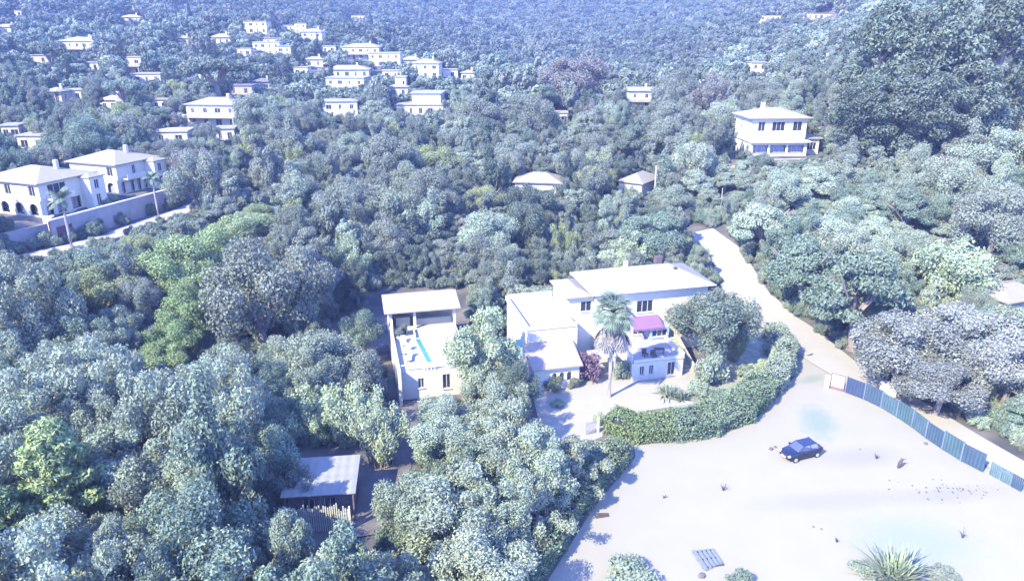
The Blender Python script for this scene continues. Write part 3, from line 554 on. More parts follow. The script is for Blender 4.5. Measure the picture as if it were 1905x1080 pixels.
# ------------------------------------------------------------------ twin villas at the left
def arcade_villa(px, py, lab, W, Lg, nfront, arch_front):
    p = at(px, py, 10.0); rz = R(-20); t = empty('villa', (p.x, p.y, 10.0), rz, lab, 'villa')
    fr = [(W - 2.6 - k * 3.3, W - .7 - k * 3.3, .25, 2.2, True) for k in range(arch_front)]
    up = [(W - 2.4 - k * 5.5, W - 1.0 - k * 5.5, 3.35, 5.0) for k in range(max(1, arch_front // 2))]
    lo = [(1.0, 2.3, .1, 2.2, True), (3.0, 4.6, .1, 2.2, True), (5.8, 7.6, .2, 2.2), (8.6, 9.5, .2, 2.2)]
    if nfront: lo = [(.8, 1.7, .1, 2.2), (3.0, 3.8, .1, 2.2), (4.6, 5.4, .1, 2.2), (6.2, 7.0, .1, 2.2)]
    block(t, -W, 0, 0, Lg, -3, 2.75, WALL, fr, lo, name='wall', dep=.9 if not nfront else .5, glass=CURT)
    block(t, -W, -.004, .3, Lg, 2.754, 5.5, WALL, up, [(1.6, 5.0, 3.3, 5.1), (Lg - 2.2, Lg - 1.4, 3.4, 5.0)] if not nfront else [(3.6, 4.4, 3.3, 5.0)], name='upper_wall')
    m = MB(); hip(m, -W, 0, .3, Lg, 5.504, 1.7, .6); r = m.build('roof', ROOF, t)
    MB().box(-3.6, -3.0, Lg * .6, Lg * .6 + .6, 6.3, 8.2).build('chimney', WALL, r)
    b = MB(); b.box(0.004, 1.5, 1.2, 5.6, 2.7, 2.9)
    for k in range(2): b.box(1.42, 1.5, 1.2 + k * 2.2, 3.36 + k * 2.2, 2.904, 3.7)
    b.build('balcony', WALL, t)
    block(t, .004, 2.3, Lg - 3.0, Lg, -3, 5.2, WALL, [], [(.9, 1.8, .3, 2.3), (.9, 1.8, 3.2, 4.8)], name='side_wing')
    m = MB(); hip(m, .004, 2.3, Lg - 3.0, Lg, 5.204, .5, .25); m.build('wing_roof', ROOF, t)
    return t, p
vA, pA = arcade_villa(80, 405, 'nearer long villa with round arches cut by the left edge', 13.0, 11.0, 0, 4)
vB, pB = arcade_villa(222, 363, 'farther villa with one dark arch behind the nearer arched villa', 11.5, 10.0, 1, 1)
MB().box(-18, -12.5, 1, 7, -3, 2.8).build('side_wing', WALL, vA)
PROTECT += [(-60, 285, 275, 405, 116), (80, 345, 335, 440, 112), (-60, 400, 110, 452, 112), (90, 370, 335, 432, 112)]
for q in (pA, pB): HOUSES.append((q.x - 5, q.y + 4, 11))
# long garden wall with coping, garage door
wl = [at(92, 412, 10.6), at(332, 348, 10.6)]; P0, P1 = wl[0], wl[1]; Lw = (P1 - P0).length; M = face_frame(P1, P0)
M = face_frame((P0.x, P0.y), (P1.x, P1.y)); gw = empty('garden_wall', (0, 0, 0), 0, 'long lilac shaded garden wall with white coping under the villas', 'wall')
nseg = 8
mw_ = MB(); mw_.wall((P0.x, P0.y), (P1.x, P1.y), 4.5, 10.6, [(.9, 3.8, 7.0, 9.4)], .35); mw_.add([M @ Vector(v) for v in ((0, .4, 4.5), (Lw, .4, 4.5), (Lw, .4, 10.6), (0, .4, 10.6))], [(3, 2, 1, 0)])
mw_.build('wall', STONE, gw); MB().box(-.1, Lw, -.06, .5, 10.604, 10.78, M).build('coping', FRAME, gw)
g_ = MB().box(.9, 3.8, .2, .3, 7.0, 9.4, M).build('garage_door', mat('wine_red_door', (.14, .05, .08), (.11, .04, .065)), gw)
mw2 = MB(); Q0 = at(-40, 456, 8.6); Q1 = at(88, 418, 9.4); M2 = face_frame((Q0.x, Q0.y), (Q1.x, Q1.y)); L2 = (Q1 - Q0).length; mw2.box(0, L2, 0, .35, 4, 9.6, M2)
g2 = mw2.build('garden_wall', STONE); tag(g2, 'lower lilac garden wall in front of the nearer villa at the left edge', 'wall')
pp = at(97, 418, 9.0); tag(MB().box(pp.x - .75, pp.x + .75, pp.y - 1.0, pp.y - .3, 4, 10.4).box(pp.x - .85, pp.x + .85, pp.y - 1.1, pp.y - .2, 10.404, 10.6).build('gate_pillar', WALL), 'bright cream gate pillar between the two lilac garden walls', 'pillar')
# ------------------------------------------------------------------ main villa with the rose awning
O = Vector((9.5, 84.6, 0)); rz = R(14); mv = empty('villa', O, rz, 'main white villa with hipped roof, rose awning and sun deck', 'villa')
ML = Matrix.Translation(O) @ Matrix.Rotation(rz, 4, 'Z'); MI = ML.inverted()
def onplane(px, py, v=0.0):     # local (u, z) on a plane parallel to the villa front
    d = MI.to_3x3() @ ray(px, py); o = MI @ Vector((0, 0, CH)); t = (v - o.y) / d.y; q = o + d * t; return q.x, q.z
EZ = 8.6
def hl(px0, py0, px1, py1, v=0.0, x0=0.0):
    a, b = onplane(px0, py1, v), onplane(px1, py0, v); return (a[0] - x0, b[0] - x0, a[1], b[1])
X0, X1 = 1.0, 16.2
wu = hl(1184, 557, 1216, 582, 0, X0); wc = hl(1082, 558, 1112, 580, 0, X0); dn = hl(1176, 625, 1205, 650, 0, X0)
wc = hl(1080, 558, 1112, 580, .8, -2.4)
block(mv, -2.4, .996, .8, 7.0, -.5, 8.1, WALL, [(max(.3, wc[0]), min(3.1, wc[1]), wc[2], wc[3])], name='corner_block')
m = MB(); hip(m, -2.4, .996 - .5, .8, 7.0, 8.104, .7, .45); m.build('corner_roof', ROOF, mv)
block(mv, X0, X1, 0, 7.8, -.5, EZ, WALL, [wu, (dn[0], dn[1], 2.6, 4.5)], [(3, 4.2, 5.6, 7)])
m = MB(); hip(m, X0, X1, 0, 7.8, EZ + .004, 1.8, .75); rr = m.build('roof', ROOF, mv)
MB().box(10.6, 11.4, 3.9, 4.7, EZ + 1.2, EZ + 2.9).build('chimney', mat('brick_chimney', (.09, .06, .06), (.06, .045, .045)), rr)
MB().box(12.6, 13.0, 2.6, 3.0, EZ + 1.0, EZ + 1.7).build('vent', DARKW, rr); MB().box(6.2, 6.7, 4.0, 4.5, EZ + 1.4, EZ + 2.6).build('vent', METAL, rr)
MB().tube([(X0 - .7, -.82, EZ + .12), (X1 + .7, -.82, EZ + .12)], .07, 6).build('gutter', METAL, rr)
# awning
ax0 = onplane(1168, 600, 0)[0]; ax1 = onplane(1222, 600, 0)[0]; m = MB(); n = 8
for i in range(n):
    u0 = ax0 + (ax1 - ax0) * i / n; u1 = ax0 + (ax1 - ax0) * (i + 1) / n
    m.add([(u0, -.03, 5.15), (u1, -.03, 5.15), (u1, -2.2, 4.3), (u0, -2.2, 4.3), (u0, -.03, 5.11), (u1, -.03, 5.11), (u1, -2.2, 4.26), (u0, -2.2, 4.26)], [(0, 3, 2, 1), (4, 5, 6, 7), (0, 1, 5, 4), (3, 7, 6, 2), (0, 4, 7, 3), (1, 2, 6, 5)])
    m.box(u0 + .004, u1 - .004, -2.24, -2.205, 4.02 + .05 * (i % 2), 4.3)
aw = m.build('awning', PINK, mv); m = MB()
for u in (ax0 + .1, ax1 - .1): m.tube([(u, -.05, 3.9), (u, -2.15, 4.24)], .03, 5)
m.build('awning_arm', METAL, aw)
# glazed porch under the awning (bluish)
px0 = onplane(1206, 640, -1.5)[0]; px1 = onplane(1240, 640, -1.5)[0]
block(mv, px0, px1, -1.9, -.004, 2.4, 4.1, mat('blue_porch_panel', (.22, .28, .38), (.18, .22, .32)), [(.25, px1 - px0 - .25, 2.9, 3.8)], name='porch')
# sun deck with parapet, wall below, windows
dx0, dx1 = 3.0, 9.6; DV = -7.4
block(mv, dx0, dx1, DV, -.004, -.5, 2.35, WALL, [(1.0, 1.6, .7, 1.9), (2.2, 2.8, .7, 1.9), (4.6, 5.6, .3, 2.0)], name='deck_wall')
MB().box(dx0 - .1, dx1 + .1, DV - .1, -.01, 2.354, 2.42).build('deck_floor', mat('deck_tiles', (0.285, 0.256, 0.245), (0.255, 0.226, 0.218), .8, 5), mv)
m = MB()
for k in range(22):
    v = DV + .05 + k * .34; m.tube([(dx0, v, 2.424), (dx0, v, 3.2)], .05, 6)
m.box(dx0 - .1, dx0 + .1, DV, -.05, 3.204, 3.3); m.build('balustrade', FRAME, mv)
m = MB(); m.box(dx1 - .1, dx1 + .1, DV, -2.2, 2.424, 3.1); m.box(dx0 + .2, dx1 - .2, DV - .05, DV + .08, 2.424, 2.75); m.build('parapet', WALL, mv)
# outside stair at the right of the deck
m = MB()
for k in range(10): m.box(dx1 + .2, dx1 + 1.6, -6.6 + k * .5, -6.1 + k * .5, -.3, .35 + k * .24)
m.build('outside_stair', CONC, mv); m = MB(); m.add([(dx1 + 1.65, -7, -.3), (dx1 + 1.65, -1, -.3), (dx1 + 1.65, -1, 3.4), (dx1 + 1.65, -7, 1.1), (dx1 + 1.85, -7, -.3), (dx1 + 1.85, -1, -.3), (dx1 + 1.85, -1, 3.4), (dx1 + 1.85, -7, 1.1)], [(0, 1, 2, 3), (7, 6, 5, 4), (0, 4, 5, 1), (1, 5, 6, 2), (2, 6, 7, 3), (3, 7, 4, 0)]); m.build('stair_wall', CONC, mv)
# left block and low tiled wing
block(mv, -8.6, -2.404, -3.0, 7.5, -.5, 5.9, WALL, [(2.4, 3.2, 4.6, 5.8)] * 0, [(4.2, 5.2, 4.4, 5.8)], [(3, 4, 4.4, 5.6)], name='side_block')
MB().box(-8.6, -2.404, -3, 7.5, 5.904, 5.97).build('roof_terrace', CONC, mv); MB().box(-8.8, -8.55, -3.1, 7.6, 5.974, 6.6).box(-8.55, -2.5, -3.1, -2.9, 5.974, 6.45).box(-8.55, -2.404, 7.4, 7.6, 5.974, 6.7).build('parapet', WALL, mv)
block(mv, -8.9, -3.4, -6.9, -3.004, -.5, 2.7, WALL, [(2.2, 2.75, .9, 2.0, True), (3.1, 3.65, .9, 2.0, True), (4.0, 4.55, .9, 2.0, True)], name='low_wing', cap=False)
m = MB(); m.add([(-9.2, -7.3, 2.7), (-3.1, -7.3, 2.7), (-3.1, -3.01, 4.2), (-9.2, -3.01, 4.2), (-9.2, -7.3, 2.86), (-3.1, -7.3, 2.86), (-3.1, -3.01, 4.36), (-9.2, -3.01, 4.36)], [(0, 3, 2, 1), (4, 5, 6, 7), (0, 1, 5, 4), (1, 2, 6, 5), (3, 0, 4, 7), (2, 3, 7, 6)])
m.build('low_wing_roof', tile_mat('rosy_tiles', (.29, .245, .21), (.23, .195, .165), 3.2), mv)
MB().box(-9.9, -9.05, -2.2, -2.1, 2.4, 4.6).build('shutter', mat('mint_shutter', (.25, .42, .38), (.22, .38, .34)), mv)
# entrance canopy left of the palm
m = MB().box(-1.2, 1.8, -5.4, -3.2, 2.5, 2.64)
for u, v in ((-1.1, -5.3), (1.6, -5.3), (-1.1, -3.3), (1.6, -3.3)): m.box(u, u + .14, v, v + .14, -.1, 2.496)
m.build('canopy', FRAME, mv)
PROTECT += [(985, 492, 1330, 700, 84), (1000, 695, 1190, 800, 78), (1125, 500, 1150, 740, 80), (1320, 440, 1480, 640, 88)]
HOUSES.append((14, 88, 12)); HOUSES.append((4, 85, 9))
# ------------------------------------------------------------------ pool house
A = at(748, 744); PO = Vector((A.x, A.y, 0)); pr = R(13); ph = empty('pool_house', PO, pr, 'pool house with shed roof loggia, white terrace and narrow turquoise pool', 'house')
TZ = 3.3; PW = 8.2; PD = 12.5
block(ph, 0, PW, 0, PD, -.5, TZ, WALL, [(1.9, 2.6, 1.3, 2.5), (4.7, 5.6, .9, 2.7)], name='base_wall')
MB().box(.004, PW - .004, .004, PD + 3.4, TZ + .004, TZ + .06).build('terrace_floor', CONC, ph)
m = MB().box(-.35, 0 - .004, -1.2, PD + 3.5, -.5, TZ + .7); m.build('side_wall', WALL, ph)
for bx in ((-.3, -.0, PD - 2.6, PD - 2.3, TZ + .704, TZ + 2.4), (2.75, 3.1, PD, PD + .3, TZ + .06, TZ + 2.5), (PW - .3, PW, PD, PD + .3, TZ + .06, TZ + 2.5), (-.2, .1, PD + .004, PD + .3, TZ + .704, TZ + 2.5)): MB().box(*bx).build('pillar', WALL, ph)
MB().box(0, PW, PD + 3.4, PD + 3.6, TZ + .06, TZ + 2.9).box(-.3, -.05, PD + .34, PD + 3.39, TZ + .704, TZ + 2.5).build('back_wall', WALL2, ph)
m = MB(); m.add([(-.9, PD - .5, TZ + 2.5), (PW + .6, PD - .5, TZ + 2.5), (PW + .6, PD + 3.9, TZ + 3.4), (-.9, PD + 3.9, TZ + 3.4), (-.9, PD - .5, TZ + 2.68), (PW + .6, PD - .5, TZ + 2.68), (PW + .6, PD + 3.9, TZ + 3.58), (-.9, PD + 3.9, TZ + 3.58)], [(0, 3, 2, 1), (4, 5, 6, 7), (0, 1, 5, 4), (1, 2, 6, 5), (3, 0, 4, 7), (2, 3, 7, 6)])
m.build('roof', ROOF2, ph); 
m = MB().box(3.2, PW - .4, PD + 1.0, PD + 1.6, TZ + .06, TZ + .95).box(.6, 2.4, PD + 1.0, PD + 1.5, TZ + .06, TZ + 1.3); m.build('counter', CONC, ph)
m = MB().box(.3, 2.7, PD - 3.2, PD - 3.05, TZ + .06, TZ + .5).box(2.55, 2.7, PD - 3.0, PD - .6, TZ + .06, TZ + .5); m.build('planter_wall', WALL, ph)
# parapet front bits
m = MB()
for u in (2.6, 3.0, 3.4, 3.8, 5.5, 5.9): m.box(u, u + .12, .05, .17, TZ + .064, TZ + .9)
m.box(.1, 4.2, .03, .19, TZ + .904, TZ + 1.0); m.build('railing', FRAME, ph)
# narrow pool: coping frame and water
MPI = (Matrix.Translation(PO) @ Matrix.Rotation(pr, 4, 'Z')).inverted()
a1 = MPI @ at(777, 630, TZ + .1); a2 = MPI @ at(800, 674, TZ + .1); d_ = (a1 - a2); d_.z = 0; Lp = d_.length; ang = math.atan2(d_.y, d_.x); MP = Matrix.Translation((a2.x, a2.y, 0)) @ Matrix.Rotation(ang, 4, 'Z')
MB().box(0, Lp, -.3, .3, TZ + .064, TZ + .1, MP).build('pool_water', mat('turquoise_pool', (.045, .165, .115), (.035, .14, .10), .25, 2), ph)
MB().box(-.15, Lp + .15, -.45, -.304, TZ + .064, TZ + .14, MP).box(-.15, Lp + .15, .304, .45, TZ + .064, TZ + .14, MP).box(-.15, -.004, -.3, .3, TZ + .064, TZ + .14, MP).box(Lp + .004, Lp + .15, -.3, .3, TZ + .064, TZ + .14, MP).build('pool_coping', WALL, ph)
PROTECT += [(712, 550, 850, 742, 82)]; HOUSES.append((PO.x + 4, PO.y + 8, 8))
def deck_thing(px, py, z): return at(px, py, z)
for i, (px, py, lab) in enumerate([(757, 655, 'sun lounger nearest the side wall on the pool house terrace'), (762, 668, 'sun lounger at the front railing of the pool house terrace'), (752, 640, 'sun lounger below the loggia on the pool house terrace')]):
    q = at(px, py, TZ + .06); t = empty('sun_lounger', q, R(80 + i * 14), lab, 'sun lounger', 'sun loungers on the pool terrace')
    MB().box(-.9, .4, -.3, .3, .28, .36).build('seat', METAL, t); MB().box(0, .75, -.3, .3, 0, .07, Matrix.Translation((.4, 0, .3)) @ Matrix.Rotation(R(-38), 4, 'Y')).build('backrest', METAL, t)
    for u in (-.8, .3):
        for v in (-.26, .2): MB().box(u, u + .06, v, v + .06, 0, .276).build('leg', DARKW, t)
for px, py, lab in [(752, 622, 'dark leafy potted plant against the loggia post'), (745, 628, 'dark leafy potted plant at the side wall of the pool house')]:
    q = at(px, py, TZ + .06); t = empty('potted_plant', q, 0, lab, 'potted plant'); MB().tube([(0, 0, 0), (0, 0, .5)], [.2, .3], 12).build('pot', DARKW, t)
    c = bpy.data.objects.new('foliage', PROTO['shrub'][0][0]); scene.collection.objects.link(c); c.parent = t; c.scale = (.7, .7, .9); c.location.z = .4; c.material_slots[0].link = 'OBJECT'; c.material_slots[0].material = T['grey']
# ------------------------------------------------------------------ shed and slat fence
S1 = at(661, 917, 2.9); S2 = at(661, 852, 3.3); sh = empty('shed', (S1.x, S1.y, 0), R(6), 'timber shed with pale sheet roof half in tree shade at lower left', 'shed')
SW = 6.2; SD = 5.2
m = MB(); m.add([(-SW, 0, 2.85), (0, 0, 2.85), (0, SD, 3.3), (-SW, SD, 3.3), (-SW, 0, 2.93), (0, 0, 2.93), (0, SD, 3.38), (-SW, SD, 3.38)], [(0, 3, 2, 1), (4, 5, 6, 7), (0, 1, 5, 4), (1, 2, 6, 5), (3, 0, 4, 7), (2, 3, 7, 6)])
m.build('roof', tile_mat('shade_darkened_sheet_roof', (.17, .17, .15), (.15, .15, .13), .4), sh)  # tree shade on the roof is put into its lowered colour
SHW = mat('shed_timber', (.14, .12, .13), (.08, .07, .08), .9, 4)
block(sh, -SW + .4, -.4, .9, SD - .3, -.4, 2.84, SHW, [(1.2, 2.2, .9, 1.9), (3.0, 4.0, 0.1, 2.0)], name='wall')
m = MB()
for u in (-SW + .3, -3.0, -.3): m.box(u, u + .12, .1, .22, -.2, 2.84)
m.build('post', SHW, sh)
fo = at(650, 985, .0); sf = empty('slat_fence', (fo.x, fo.y, 0), R(4), 'fence of pale upright canes in front of the shed', 'fence'); SLAT = mat('cane_slats', (.36, .36, .28), (.22, .22, .18), .9, 9)
m = MB(); g = random.Random(3)
for k in range(34): u = -.18 * k; h_ = 2.15 + g.uniform(-.25, .55); m.box(u - .055, u + .055, -.02 + g.uniform(-.02, .02), .03, 0, h_)
m.build('slats', SLAT, sf); MB().box(-6.1, .05, .034, .09, .5, .58).box(-6.1, .05, .034, .09, 1.5, 1.58).build('rail', SHW, sf); MB().box(.06, .2, -.03, .11, 0, 2.3).build('post', FRAME, sf)
PROTECT += [(562, 838, 700, 925, 64), (575, 925, 690, 1000, 60), (735, 790, 768, 880, 68)]
# ------------------------------------------------------------------ blue yard fence
FBS = [mat('blue_sheet_panel_' + n_, c_, tuple(q * .75 for q in c_), .65, 1.0, .1) for n_, c_ in (('plain', (.035, .062, .092)), ('faded', (.05, .088, .11)), ('dusty', (.042, .080, .095)), ('dark', (.028, .045, .088)))]; FB = FBS[0]; FB2 = mat('pale_teal_panel', (.085, .13, .13), (.055, .095, .10), .7, 3)
fbase = [(1572,730),(1626,751),(1690,790),(1709,807),(1752,836),(1800,866),(1828,879)]
fp = [at(*q) for q in fbase]
bf = empty('panel_fence', fp[0], 0, 'long fence of blue green sheet panels along the yard, lane behind', 'fence'); Minv = Matrix.Translation(-fp[0])
segs = []; acc = 0
path = [fp[0]]; 
tot = [(fp[i + 1] - fp[i]).length for i in range(len(fp) - 1)]; Lt = sum(tot); npan = int(Lt / 2.0)
def along(s):
    for i, l in enumerate(tot):
        if s <= l or i == len(tot) - 1: return fp[i].lerp(fp[i + 1], s / l)
        s -= l
for k in range(npan):
    a = along(Lt * k / npan); b = along(Lt * (k + 1) / npan); Mx = Minv @ face_frame(a, b); L = (b - a).length; m = MB(); hh = 2.05 + .09 * math.sin(k * 2.3)
    nr_ = 6
    for j in range(nr_):
        u0 = L * j / nr_; u1 = L * (j + 1) / nr_; um = (u0 + u1) / 2
        m.add([Mx @ Vector(v) for v in ((u0 + .01, 0, .1), (um, -.05, .1), (u1 - .01, 0, .1), (u1 - .01, 0, hh), (um, -.05, hh), (u0 + .01, 0, hh), (u0 + .01, .03, .1), (u1 - .01, .03, .1), (u1 - .01, .03, hh), (u0 + .01, .03, hh))], [(0, 1, 4, 5), (1, 2, 3, 4), (7, 6, 9, 8), (5, 4, 3, 8, 9), (0, 6, 7, 2, 1), (0, 5, 9, 6), (2, 7, 8, 3)])
    m.build('panel', FBS[(3, 0, 1, 2, 1, 0, 2, 0, 1)[k % 9] if k else 3], bf); MB().box(-.05, .05, -.07, .12, 0, hh + .06, Mx).build('post', mat('fence_post', (.12, .15, .2), (.09, .11, .16)), bf)
# short pale section
q0, q1 = at(1838, 882), at(1899, 916); pf = empty('panel_fence', q0, 0, 'short lower pale teal panel section at the right end of the blue fence', 'fence'); Mi2 = Matrix.Translation(-q0); Mx = Mi2 @ face_frame(q0, q1); L = (q1 - q0).length
for k in range(3): 
    m = MB(); u0 = L * k / 3
    for j in range(6): m.box(u0 + L / 18 * j + .02, u0 + L / 18 * (j + 1) - .02, 0, .04, .1, 1.45, Mx)
    m.build('panel', [FB2, FB2, FB][k], pf); MB().box(u0 - .05, u0 + .05, .045, .13, 0, 1.6, Mx).build('post', METAL, pf)
# framed gate leaf at the upper end
q0, q1 = at(1543, 722), at(1569, 729); gt = empty('gate', q0, 0, 'rust framed gate leaf with a white board at the upper end of the blue fence', 'gate'); Mx = Matrix.Translation(-q0) @ face_frame(q0, q1); L = (q1 - q0).length; RU = mat('rust_brown_frame', (.16, .09, .09), (.11, .06, .06))
MB().box(0, .09, 0, .09, 0, 2.0, Mx).box(L - .09, L, 0, .09, 0, 2.0, Mx).box(.09, L - .09, 0, .09, 1.9, 2.0, Mx).box(.09, L - .09, 0, .09, .1, .42, Mx).build('frame', RU, gt); MB().box(.1, L - .1, .02, .05, .424, 1.896, Mx).build('board', FRAME, gt)
q0 = at(1537, 722); tag(MB().box(q0.x - .2, q0.x + .2, q0.y - .2, q0.y + .2, 0, 1.5).box(q0.x - .25, q0.x + .25, q0.y - .25, q0.y + .25, 1.504, 1.6).build('gate_post', WALL), 'white square gate post beside the rust framed gate leaf', 'gate post')
# cabinet, bin post, lamp pole behind the fence
c = onground(1651, 735); cb = empty('meter_cabinet', c, R(-35), 'white meter cabinet behind the blue fence below the tree clump', 'cabinet'); MB().box(-.9, .9, -.25, .25, -.1, 1.5).build('case', FRAME, cb); MB().box(-1, 1, -.3, .3, 1.504, 1.6).build('lid', FRAME, cb); MB().box(-.15, .15, -.28, -.254, .7, 1.1).build('vent', METAL, cb)
c = onground(1673, 742); pb = empty('litter_bin', c, 0, 'dark narrow bin on a post right of the white meter cabinet', 'bin'); MB().tube([(0, 0, 0), (0, 0, 1.1)], .08, 8).build('post', DARKW, pb); MB().tube([(0, 0, 1.1), (0, 0, 1.2), (0, 0, 1.9), (0, 0, 2.0)], [.2, .3, .33, .15], 10).build('drum', DARKW, pb)
def pole(px, pyb, pyt, label, rad=.12, name='utility_pole', arm=False, z=None, m=None):
    b = onground(px, pyb) if z is None else at(px, pyb, z); dep = proj(b)[2]; h = (pyb - pyt) * dep / F / math.cos(PITCH) * 1.0
    t = empty(name, b, 0, label, name.replace('_', ' ')); MB().tube([(0, 0, -.5), (0, 0, h)], [rad, rad * .7], 8).build('pole', m or CONC, t)
    if arm: MB().tube([(0, 0, h - .02), (-.5, -.1, h + .35), (-1.3, -.3, h + .45)], [rad * .5, rad * .4, rad * .3], 6).build('arm', METAL, t); MB().box(-1.9, -1.3, -.45, -.2, h + .38, h + .52).build('lamp_head', METAL, t)
    return t
pole(1646, 722, 668, 'thin pole with a white box head above the meter cabinet', .06, 'lamp_post', True)
pole(1217, 372, 312, 'thick white pole rising from the trees above the villa', .2); pole(1339, 405, 352, 'pale pole beside the bend of the lane', .1)
pole(670, 292, 240, 'street lamp with curved arm among the trees right of the white cube house', .09, 'street_lamp', True); pole(829, 290, 236, 'thin pale pole in the trees below the large two level house', .1)
pole(1063, 196, 156, 'white pole in front of the large mauve tree', .14); pole(1478, 590, 560, 'short pole at the edge of the lane', .06) if False else None
PROTECT += [(1210, 308, 1225, 366, 140), (1640, 662, 1682, 745, 76), (1540, 640, 1900, 900, 64)]
# ------------------------------------------------------------------ car
def car(loc, rz, label):
    t = empty('parked_car', loc, rz, label, 'car'); PA = mat('dark_blue_car_paint', (.005, .007, .024), (.004, .006, .02), .25, 3, spec=.7); bm = bmesh.new()
    # stations along x (front at -x): x, half width, sill z, belt z
    st = [(-2.1, .62, .38, .62), (-2.0, .78, .26, .76), (-1.55, .86, .22, .90), (-.85, .88, .2, .98), (0, .89, .2, 1.0), (.9, .89, .2, 1.02), (1.6, .87, .24, 1.05), (2.0, .80, .3, 1.0), (2.1, .66, .42, .85)]
    rows = []
    for x, hw, zs, zb in st:
        pr_ = [(-hw * .86, zs), (-hw, zs + .15), (-hw, (zs + zb) / 2), (-hw * .96, zb - .06), (-hw * .84, zb), (0, zb + .03), (hw * .84, zb), (hw * .96, zb - .06), (hw, (zs + zb) / 2), (hw, zs + .15), (hw * .86, zs)]
        rows.append([bm.verts.new((x, y, z)) for y, z in pr_])
    for i in range(len(rows) - 1):
        for k in range(len(rows[0])): a, b = rows[i], rows[i + 1]; k2 = (k + 1) % len(a); bm.faces.new((a[k], b[k], b[k2], a[k2]))
    bm.faces.new(rows[0]); bm.faces.new(rows[-1][::-1]); bmesh.ops.recalc_face_normals(bm, faces=bm.faces)
    me = bpy.data.meshes.new('body'); bm.to_mesh(me); bm.free(); me.materials.append(PA); b = bpy.data.objects.new('body', me); scene.collection.objects.link(b); b.parent = t
    for p_ in me.polygons: p_.use_smooth = True
    s = b.modifiers.new('s', 'SUBSURF'); s.levels = 1; s.render_levels = 2
    GL = mat('car_glass', (.05, .06, .10), (.04, .05, .09), .05, 2, spec=1.0)
    gh = [(-.95, .74, 1.0), (-.25, .62, 1.42), (1.35, .60, 1.44), (1.85, .68, 1.06)]; m = MB()
    vs = []
    for x, hw, z in gh: vs += [(x, -hw, z), (x, hw, z)]
    lo = [(-.95, -.74, .97), (-.95, .74, .97), (1.85, -.68, 1.0), (1.85, .68, 1.0), (-.25, -.78, .98), (-.25, .78, .98), (1.35, -.78, 1.0), (1.35, .78, 1.0)]; o = len(vs); vs += lo
    m.add(vs, [(0, 2, 3, 1), (4, 6, 7, 5), (0, o, o + 4, 2), (2, o + 4, o + 6, 4), (4, o + 6, o + 2, 6), (1, 3, o + 5, o + 1), (3, 5, o + 7, o + 5), (5, 7, o + 3, o + 7), (0, 1, o + 1, o), (6, o + 2, o + 3, 7), (2, 4, 5, 3)]); m.build('windows', GL, t)
    MB().box(-.22, 1.33, -.60, .60, 1.425, 1.47).build('roof', PA, t); m = MB()
    for s_ in (-1, 1):
        for (xa, za), (xb, zb) in (((-.95, 1.0), (-.25, 1.43)), ((1.35, 1.45), (1.85, 1.06))): m.tube([(xa, s_ * .72, za), (xb, s_ * .62, zb)], .035, 5)
        m.tube([(.5, s_ * .78, 1.0), (.5, s_ * .62, 1.44)], .035, 5)
    m.build('window_pillar', PA, t)
    for x in (-1.32, 1.3):
        for s_ in (-1, 1):
            y0 = s_ * .72; y1 = s_ * .90; q = MB().tube([(x, y0, .31), (x, y1, .31)], .31, 20).build('wheel', mat('tyre', (.02, .02, .02), (.015, .015, .015)), t)
            MB().tube([(x, y1, .31), (x, y1 + s_ * .012, .31)], .19, 12).build('rim', METAL, q)
    for s_ in (-1, 1):
        MB().tube([(-2.06, s_ * .58, .66), (-1.86, s_ * .70, .74)], [.09, .1], 8).build('headlight', mat('lamp_lens', (.6, .65, .7), (.5, .55, .6), .1), t)
        MB().box(2.0, 2.1, s_ * .62 - .1, s_ * .62 + .1, .72, .92).build('taillight', mat('red_lens', (.25, .02, .03), (.2, .02, .02), .2), t)
        MB().box(-.72, -.52, s_ * .92 - .1, s_ * .92 + .1, .98, 1.1).build('mirror', PA, t)
    MB().box(-2.12, -2.06, -.3, .3, .42, .54).build('number_plate', FRAME, t); MB().box(-2.11, -2.04, -.45, .45, .58, .68).build('grille', DARKW, t)
    return t
cc = at(1488, 858); cc = (at(1453, 853) + at(1523, 842)) / 2
car((cc.x, cc.y, .03), math.atan2(at(1520, 848).y - at(1456, 864).y, at(1520, 848).x - at(1456, 864).x), 'dark blue hatchback parked alone on the pale sand yard')
